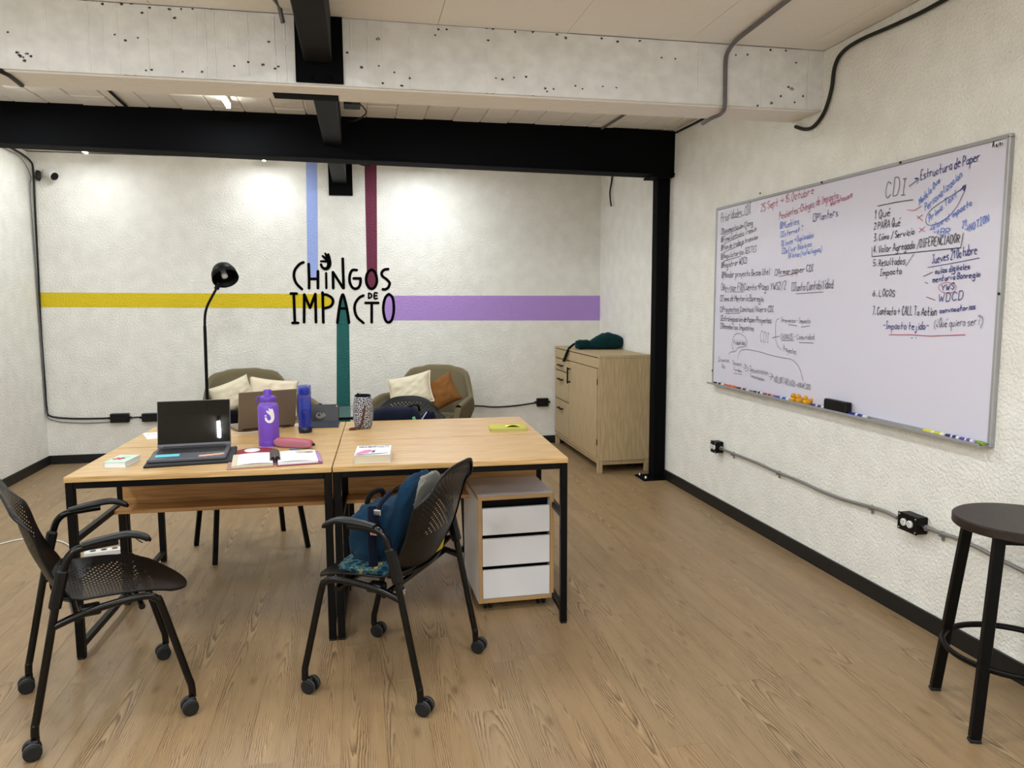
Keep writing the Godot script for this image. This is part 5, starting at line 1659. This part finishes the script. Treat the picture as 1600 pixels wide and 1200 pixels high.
func desk_things():
	var st
	# sleeve, open laptop
	var lt = 4.5
	var sl = thing("laptop_sleeve", "flat black sleeve lying under the open laptop", "sleeve", Vector3(-0.712, TY, -3.49), lt + 2)
	st = S()
	bx(st, Vector3(0, 0.005, 0), Vector3(0.355, 0.010, 0.34), 0.004)
	obj("cover", st, M.sleeve, sl)
	st = S()
	bx(st, Vector3(0.170, 0.010, 0), Vector3(0.008, 0.004, 0.33), 0.0015)
	obj("zip_edge", st, M.rubber, sl)
	var l1 = laptop("open grey laptop with black screen and a cyan note on it", Vector3(-0.733, TY + 0.0102, -3.635), lt, 0.312, 0.275, 0.212, 14, M.space_grey, true)
	st = S()
	bx(st, Vector3(-0.085, 0.0165, 0.205), Vector3(0.095, 0.001, 0.05), 0.0, Basis(Vector3.UP, 0.05))
	tag(obj("sticky_note", st, M.cyan_note), "cyan sticky note on the laptop palm rest", "note")
	get_node("sticky_note").transform = l1.transform
	st = S()
	for k in 7: blob(st, Vector3(0.055 + k * 0.013, 0.0160, 0.243 - k * 0.004 + 0.006 * (k % 2)), Vector3(0.013, 0.0008, 0.019), 0.9, Basis(), 0.2, k, 10, 6)
	obj("palm_sticker", st, M.peach, l1, "peach floral sticker")
	# laptop seen from behind
	laptop("laptop turned away, grey-brown lid towards the purple bottle", Vector3(-0.478, TY, -4.195), 23.6 + 180, 0.305, 0.212, 0.203, 12, M.lid_grey, false)
	# purple bottle
	var pc = Vector3(-0.416, TY, -3.725)
	var pb = thing("water_bottle", "purple insulated bottle with a white hand mark", "bottle", pc)
	st = S()
	lathe(st, [Vector2(0, 0.0), Vector2(0.045, 0.0), Vector2(0.0475, 0.003), Vector2(0.0475, 0.024), Vector2(0.0465, 0.026), Vector2(0.048, 0.029), Vector2(0.0482, 0.175), Vector2(0.0465, 0.190), Vector2(0.041, 0.200), Vector2(0.034, 0.204), Vector2(0.034, 0.207)], 40)
	obj("bottle_body", st, M.purple, pb)
	st = S()
	lathe(st, [Vector2(0.0482, 0.0), Vector2(0.0482, 0.023), Vector2(0.0476, 0.0245)], 40)
	obj("base_band", st, M.purple_cap, pb)
	st = S()
	lathe(st, [Vector2(0.0352, 0.2045), Vector2(0.0352, 0.208)], 40)
	obj("steel_neck", st, M.chrome, pb)
	st = S()
	lathe(st, [Vector2(0.0375, 0.208), Vector2(0.0385, 0.210), Vector2(0.0385, 0.224), Vector2(0.036, 0.232), Vector2(0.030, 0.236), Vector2(0.020, 0.238), Vector2(0.0185, 0.240), Vector2(0.0185, 0.262), Vector2(0.016, 0.266), Vector2(0, 0.267)], 36)
	obj("cap", st, M.purple_cap, pb)
	st = S()
	var to_eye = atan2(EYE.z - pc.z, EYE.x - pc.x)
	var dv = Vector3(cos(to_eye), 0, sin(to_eye))
	var sd = Vector3(-dv.z, 0, dv.x) * -1.0   # to the viewer's left
	sd = Vector3(dv.z, 0, -dv.x) * -1.0
	tube(st, smooth_path([sd * 0.030 + Vector3(0, 0.236, 0), sd * 0.043 + Vector3(0, 0.232, 0), sd * 0.049 + Vector3(0, 0.217, 0), sd * 0.048 + Vector3(0, 0.200, 0)]), 0.006, 8, 0.5)
	obj("carry_loop", st, M.purple_cap, pb)
	st = S()
	var onb = func(p):
		var a = to_eye - (p.x + 0.006) / 0.0485
		return Vector3(cos(a) * (0.0487 + lift), p.y + 0.147, sin(a) * (0.0487 + lift))
	hand_mark(st, onb, 0.070)
	obj("hand_mark", st, M.paper, pb, "white hand mark")
	# blue bottle
	var bb = thing("water_bottle", "tall translucent blue bottle with a dark base", "bottle", Vector3(-0.270, TY, -4.055))
	st = S()
	lathe(st, [Vector2(0.0335, 0.028), Vector2(0.0342, 0.10), Vector2(0.0342, 0.190), Vector2(0.0335, 0.196)], 36)
	obj("bottle_body", st, M.blue_glass, bb)
	st = S()
	lathe(st, [Vector2(0, 0.0), Vector2(0.033, 0.0), Vector2(0.0345, 0.004), Vector2(0.0345, 0.028), Vector2(0, 0.030)], 36)
	obj("base_cup", st, M.blue_base, bb)
	st = S()
	lathe(st, [Vector2(0, 0.03), Vector2(0.027, 0.03), Vector2(0.028, 0.10), Vector2(0.020, 0.125), Vector2(0, 0.128)], 28)
	obj("inner_flask", st, M.blue_base, bb)
	st = S()
	lathe(st, [Vector2(0.0335, 0.197), Vector2(0.0348, 0.199), Vector2(0.0345, 0.245), Vector2(0.033, 0.248), Vector2(0, 0.249)], 36)
	obj("cup_lid", st, M.blue_glass, bb)
	st = S()
	lathe(st, [Vector2(0, 0.196), Vector2(0.026, 0.196), Vector2(0.026, 0.228), Vector2(0.020, 0.234), Vector2(0, 0.235)], 28)
	obj("stopper", st, M.blue_solid, bb)
	# tablet in its folded cover
	var tb = thing("tablet", "black tablet leaning in a folded navy cover with a hand mark", "tablet", Vector3(-0.205, TY, -4.25), -4)
	var bs = Basis(Vector3.RIGHT, deg_to_rad(-22))
	st = S()
	bx(st, Vector3(0, 0.022, 0) + bs * Vector3(0, 0.045, 0), Vector3(0.205, 0.105, 0.009), 0.003, bs)
	obj("tablet_back", st, M.tablet, tb)
	st = S()
	var fb = Basis(Vector3.RIGHT, deg_to_rad(58))
	bx(st, Vector3(0, 0.0135, 0.036), Vector3(0.212, 0.005, 0.085), 0.001, Basis(Vector3.RIGHT, deg_to_rad(17)))
	bx(st, Vector3(0, 0.003, -0.05), Vector3(0.20, 0.005, 0.09), 0.001)
	obj("cover_flap", st, M.tablet_cover, tb)
	st = S()
	var mo = Vector3(0.005, 0.022, 0) + bs * Vector3(0, 0.036, 0.0052)
	var mb = bs * Basis(Vector3.BACK, deg_to_rad(-75))
	hand_mark(st, plane_map(mo, mb * Vector3.RIGHT, mb * Vector3.UP), 0.055)
	obj("hand_mark", st, M.grey_bag, tb, "pale hand mark")
	st = S()
	lathe(st, [Vector2(0.004, 0), Vector2(0.003, 0.001), Vector2(0, 0.001)], 10, Transform3D(bs * Basis(Vector3.RIGHT, PI / 2), Vector3(0.09, 0.022, 0) + bs * Vector3(0, 0.085, 0.0045)))
	obj("lens", st, M.chrome, tb)
	# speckled pouch
	var po = thing("knit_pouch", "black and white speckled pouch with a brown leather strap", "pouch", Vector3(0.028, TY, -4.125))
	st = S()
	lathe(st, [Vector2(0, 0.001), Vector2(0.040, 0.0), Vector2(0.046, 0.012), Vector2(0.054, 0.06), Vector2(0.053, 0.105), Vector2(0.048, 0.150), Vector2(0.043, 0.172), Vector2(0.041, 0.172), Vector2(0.040, 0.150), Vector2(0.040, 0.12), Vector2(0, 0.115)], 32)
	obj("pouch_body", st, M.speckle, po)
	st = S()
	lathe(st, [Vector2(0.0425, 0.169), Vector2(0.0430, 0.178), Vector2(0.041, 0.180), Vector2(0.0395, 0.172), Vector2(0.0390, 0.14), Vector2(0, 0.135)], 32)
	obj("dark_lining", st, M.black_cloth, po)
	st = S()
	tube(st, smooth_path([Vector3(-0.03, 0.175, -0.02), Vector3(-0.022, 0.190, 0.0), Vector3(-0.010, 0.183, 0.015)]), 0.005, 8)
	obj("zip_pull", st, M.chrome, po)
	st = S()
	tube(st, smooth_path([Vector3(0.010, 0.128, 0.050), Vector3(0.004, 0.095, 0.056), Vector3(-0.006, 0.05, 0.056), Vector3(-0.018, 0.018, 0.056), Vector3(-0.042, 0.006, 0.058), Vector3(-0.066, 0.006, 0.064), Vector3(-0.070, 0.006, 0.052), Vector3(-0.050, 0.008, 0.049), Vector3(-0.030, 0.014, 0.052)]), 0.0065, 8, 0.6)
	obj("leather_strap", st, M.leather, po, "brown leather strap")
	# pencil case with a blue pen under it
	var pcs = thing("pencil_case", "pink fabric pencil case lying beside the purple bottle", "case", Vector3(-0.298, TY, -3.635), -30)
	st = S()
	blob(st, Vector3(0, 0.021, 0), Vector3(0.103, 0.021, 0.025), 0.55, Basis(), 0.08, 21)
	obj("fabric_body", st, M.pink, pcs)
	st = S()
	tube(st, smooth_path([Vector3(-0.09, 0.040, 0), Vector3(0, 0.043, 0.002), Vector3(0.09, 0.039, 0), Vector3(0.108, 0.03, 0.004)]), 0.003, 6)
	obj("zip", st, M.rose, pcs)
	st = S()
	bx(st, Vector3(0.112, 0.022, 0.006), Vector3(0.016, 0.012, 0.003), 0.001)
	obj("zip_pull", st, M.key, pcs)
	st = S()
	var pa = T(452, 702, 0.755); var pz = T(478, 704, 0.755)
	tube(st, [pa, pa.lerp(pz, 0.1), pz], [0.002, 0.0045, 0.0045], 8)
	tag(obj("pen", st, mat(Color(0.20, 0.42, 0.62), 0.4)), "blue pen poking out under the pencil case", "pen")
	# red mat with a white paper tag
	st = S()
	lathe(st, [Vector2(0, 0.003), Vector2(0.086, 0.003), Vector2(0.088, 0.0)], 40, Transform3D(Basis().scaled(Vector3(1.0, 1, 0.95)), Vector3(-0.462, TY, -3.575)))
	tag(obj("round_mat", st, M.red_mat), "dark red round mat between the laptop and the planner", "mat")
	st = S()
	lathe(st, [Vector2(0, 0.002), Vector2(0.033, 0.002), Vector2(0.034, 0.0)], 28, Transform3D(Basis(Vector3.UP, 0.2).scaled(Vector3(1.0, 1, 1.3)), Vector3(-0.478, TY + 0.0032, -3.592)))
	tag(obj("paper_tag", st, M.paper), "white rounded paper tag on the red mat", "paper")
	# open planner
	var pl = thing("planner", "open ring planner with white pages and a patterned band", "notebook", Vector3(-0.339, TY, -3.222), 6.5)
	for e in [-1, 1]:
		st = S()
		bx(st, Vector3(e * 0.097, 0.0022, -0.125), Vector3(0.186, 0.0035, 0.258), 0.001)
		obj("cover", st, mat(Color(0.62, 0.47, 0.42), 0.6) if e < 0 else mat(Color(0.50, 0.20, 0.26), 0.6), pl)
		st = S()
		var f = func(u, v):
			var x = lerpf(0.010, 0.172, u)
			return Vector3(e * x, 0.0155 + 0.004 * sin(u * PI) - 0.003 * u, lerpf(-0.010, -0.240, v))
		grid(st, f, 12, 4, null, e < 0)
		obj("page", st, M.paper, pl)
		st = S()
		bx(st, Vector3(e * 0.091, 0.0088, -0.125), Vector3(0.163, 0.0115, 0.232), 0.001)
		obj("page_block", st, M.pages if e < 0 else M.paper, pl)
		# faint writing
		st = S()
		var mm = plane_map(Vector3(0, 0.0198, 0), Vector3.RIGHT, Vector3(0, 0, -1))
		for k in 9:
			var y = 0.03 + k * 0.022
			stroke(st, [Vector2(e * 0.035, y), Vector2(e * rng.randf_range(0.09, 0.15), y)], 0.002, mm)
		obj("page_writing", st, mat(Color(0.79, 0.80, 0.84), 0.8), pl)
	st = S()
	bx(st, Vector3(0.180, 0.006, -0.12), Vector3(0.018, 0.006, 0.20), 0.001)
	obj("page_tabs", st, mat(Color(0.62, 0.48, 0.70), 0.6), pl, "lilac page tabs")
	st = S()
	bx(st, Vector3(0.125, 0.0195, -0.205), Vector3(0.07, 0.0008, 0.05), 0.0, Basis(Vector3.UP, 0.15))
	obj("loose_note", st, M.pages, pl)
	st = S()
	var band = func(u, v):
		var a = lerpf(-0.15, PI + 0.15, u)
		return Vector3(-cos(a) * 0.021, 0.016 + sin(a) * 0.020, lerpf(-0.05, -0.215, v))
	var bm = mat(Color.WHITE, 0.6)
	bm.albedo_texture = tinted(noise_image(128, 128, 0.12, 71, 2), [[0.35, Color(0.06, 0.04, 0.035)], [0.55, Color(0.16, 0.10, 0.08)], [0.68, Color(0.42, 0.33, 0.25)]])
	triplanar(bm, Vector3.ONE * 14)
	grid(st, band, 14, 4)
	obj("spine_band", st, bm, pl, "dark patterned band over the rings")
	# mint hardback
	var mk = thing("small_book", "small mint hardback with a red flower on the cover", "book", Vector3(-0.978, TY, -3.418), -8)
	st = S()
	bx(st, Vector3(0, 0.001, 0), Vector3(0.088, 0.002, 0.150), 0.0005)
	bx(st, Vector3(0, 0.0235, 0), Vector3(0.088, 0.002, 0.150), 0.0005)
	bx(st, Vector3(-0.0435, 0.0122, 0), Vector3(0.002, 0.022, 0.150), 0.0005)
	obj("cover", st, M.mint, mk)
	st = S()
	bx(st, Vector3(0.0, 0.0122, 0), Vector3(0.083, 0.0205, 0.145), 0.0)
	obj("pages", st, M.paper, mk)
	st = S()
	var fm = plane_map(Vector3(-0.012, 0.0250, 0.005), Vector3.RIGHT, Vector3(0, 0, -1))
	for k in 6:
		var a = TAU * k / 6.0
		stroke(st, [Vector2(0, 0), Vector2(cos(a), sin(a)) * 0.020], [0.006, 0.014], fm)
	obj("cover_flower", st, M.rose, mk, "red flower print")
	st = S()
	stroke(st, smooth2([Vector2(0.0, 0.0), Vector2(0.012, 0.03), Vector2(0.03, 0.045)]), 0.003, fm)
	obj("cover_stem", st, mat(Color(0.30, 0.45, 0.42), 0.6), mk)
	# paperback
	var bk = thing("paperback", "thick white paperback with grey title on the desk edge", "book", Vector3(0.062, TY, -3.315), -4)
	st = S()
	bx(st, Vector3(0, 0.017, 0), Vector3(0.146, 0.031, 0.205), 0.0)
	obj("pages", st, M.pages, bk)
	st = S()
	bx(st, Vector3(0, 0.0331, 0), Vector3(0.150, 0.0012, 0.208), 0.0)
	bx(st, Vector3(0, 0.0006, 0), Vector3(0.150, 0.0012, 0.208), 0.0)
	bx(st, Vector3(-0.0744, 0.017, 0), Vector3(0.0012, 0.033, 0.208), 0.0)
	obj("cover", st, M.paper, bk)
	var cm = plane_map(Vector3(0, 0.0340, 0), Vector3.RIGHT, Vector3(0, 0, -1))
	st = S()
	write(st, "INQUEBRANTABLES", Vector2(-0.066, 0.058), Vector2(0.066, 0.058), 0.032, 0.0024, cm)
	obj("title_print", st, mat(Color(0.36, 0.41, 0.46), 0.6), bk, "grey title lettering")
	st = S()
	poly(st, [Vector2(-0.072, -0.098), Vector2(-0.02, -0.060), Vector2(0.0, -0.010), Vector2(-0.015, 0.015), Vector2(-0.04, 0.0), Vector2(-0.066, -0.05)], cm)
	obj("cover_picture", st, mat(Color(0.80, 0.48, 0.66), 0.6), bk, "pink picture on the cover")
	st = S()
	stroke(st, smooth2([Vector2(-0.062, -0.100), Vector2(-0.01, -0.085), Vector2(0.03, -0.080), Vector2(0.068, -0.066)]), [0.004, 0.010, 0.012, 0.012, 0.012, 0.013, 0.013, 0.014, 0.012, 0.010, 0.008, 0.006, 0.004], cm)
	stroke(st, [Vector2(0.0, -0.045), Vector2(0.006, -0.008)], [0.014, 0.008], cm)
	obj("cover_shape", st, mat(Color(0.12, 0.12, 0.11), 0.6), bk, "dark shape on the cover")
	# lime notebook with a note
	var ln = thing("lime_notebook", "lime green notebook with a yellow note at the desk end", "notebook", Vector3(0.778, TY, -3.915), -7)
	st = S()
	bx(st, Vector3(0, 0.0135, 0), Vector3(0.195, 0.002, 0.150), 0.0005)
	bx(st, Vector3(0, 0.001, 0), Vector3(0.195, 0.002, 0.150), 0.0005)
	bx(st, Vector3(-0.0965, 0.0072, 0), Vector3(0.002, 0.0125, 0.150), 0.0005)
	bx(st, Vector3(0, 0.0072, 0.0742), Vector3(0.19, 0.004, 0.001))
	obj("cover", st, M.lime, ln)
	st = S()
	bx(st, Vector3(0.001, 0.0072, 0), Vector3(0.188, 0.0112, 0.146), 0.0)
	obj("pages", st, M.pages, ln)
	st = S()
	var nf = func(u, v): return Vector3(lerpf(-0.01, 0.065, u), 0.0152 + 0.010 * sin(u * PI) * (1 - v), lerpf(0.03, -0.035, v))
	grid(st, nf, 8, 6)
	var note = obj("sticky_note", st, M.lime_note)
	tag(note, "pale yellow sticky note lifting off the lime notebook", "note")
	note.transform = ln.transform
	# sheet of paper behind the laptop
	st = S()
	bx(st, Vector3(0, 0.0006, 0), Vector3(0.21, 0.0012, 0.20), 0.0)
	var sh = thing("paper_sheet", "white sheet of paper behind the open laptop", "paper", Vector3(-0.965, TY, -4.145), 20)
	obj("sheet", st, M.paper, sh)
	st = S()
	stroke(st, [Vector2(-0.09, 0.03), Vector2(0.09, 0.05)], 0.008, plane_map(Vector3(0, 0.0014, 0), Vector3.RIGHT, Vector3(0, 0, -1)))
	obj("print_line", st, mat(Color(0.25, 0.42, 0.68), 0.6), sh)
	# white charging cable on the desk
	cable("charging_cable", "white charging cable lying by the turned-away laptop", "cable", [T(366, 676, 0.753), T(385, 676.5, 0.753), T(402, 674.5, 0.753), T(430, 671, 0.753), T(444, 666, 0.753), T(455, 665, 0.753), T(464, 666, 0.753)], 0.003, M.white_plastic)
	st = S()
	var pp = T(455, 664.5, 0.756)
	bx(st, pp, Vector3(0.035, 0.01, 0.014), 0.003, Basis(Vector3.UP, 0.4))
	tag(obj("cable_plug", st, M.white_plastic), "white plug on the charging cable beside the blue bottle", "plug")
	# cable and adapter on the floor
	var fl = []
	for q in [[-20, 856], [0, 850], [30, 843], [60, 841], [95, 846], [112, 856], [118, 868], [126, 875], [140, 874], [152, 870]]: fl.append(on_y(0.005, q[0], q[1]))
	cable("floor_cable", "white cable curling across the floor behind the empty chair", "cable", fl, 0.004, M.white_plastic)
	var ap = on_y(0.0, 163, 868)
	var ad = thing("power_strip", "white power strip on the floor behind the empty chair", "power strip", ap, 15)
	st = S()
	bx(st, Vector3(0, 0.018, 0), Vector3(0.20, 0.034, 0.055), 0.005)
	obj("housing", st, M.white_plastic, ad)
	for k in 3:
		st = S()
		lathe(st, [Vector2(0.016, 0), Vector2(0.016, 0.001), Vector2(0, 0.001)], 16, Transform3D(Basis(), Vector3((k - 1) * 0.055, 0.0352, 0)))
		obj("socket", st, M.grey_rubber, ad)
	var dz = -3.66
	cable("ledge_cable", "thin dark cable dangling below the desk ledge", "cable", [on_z(dz, 201, 806), on_z(dz, 202, 820), on_z(dz, 206, 834), on_z(dz, 216, 844), on_z(dz, 223, 848)], 0.0025, M.cable)
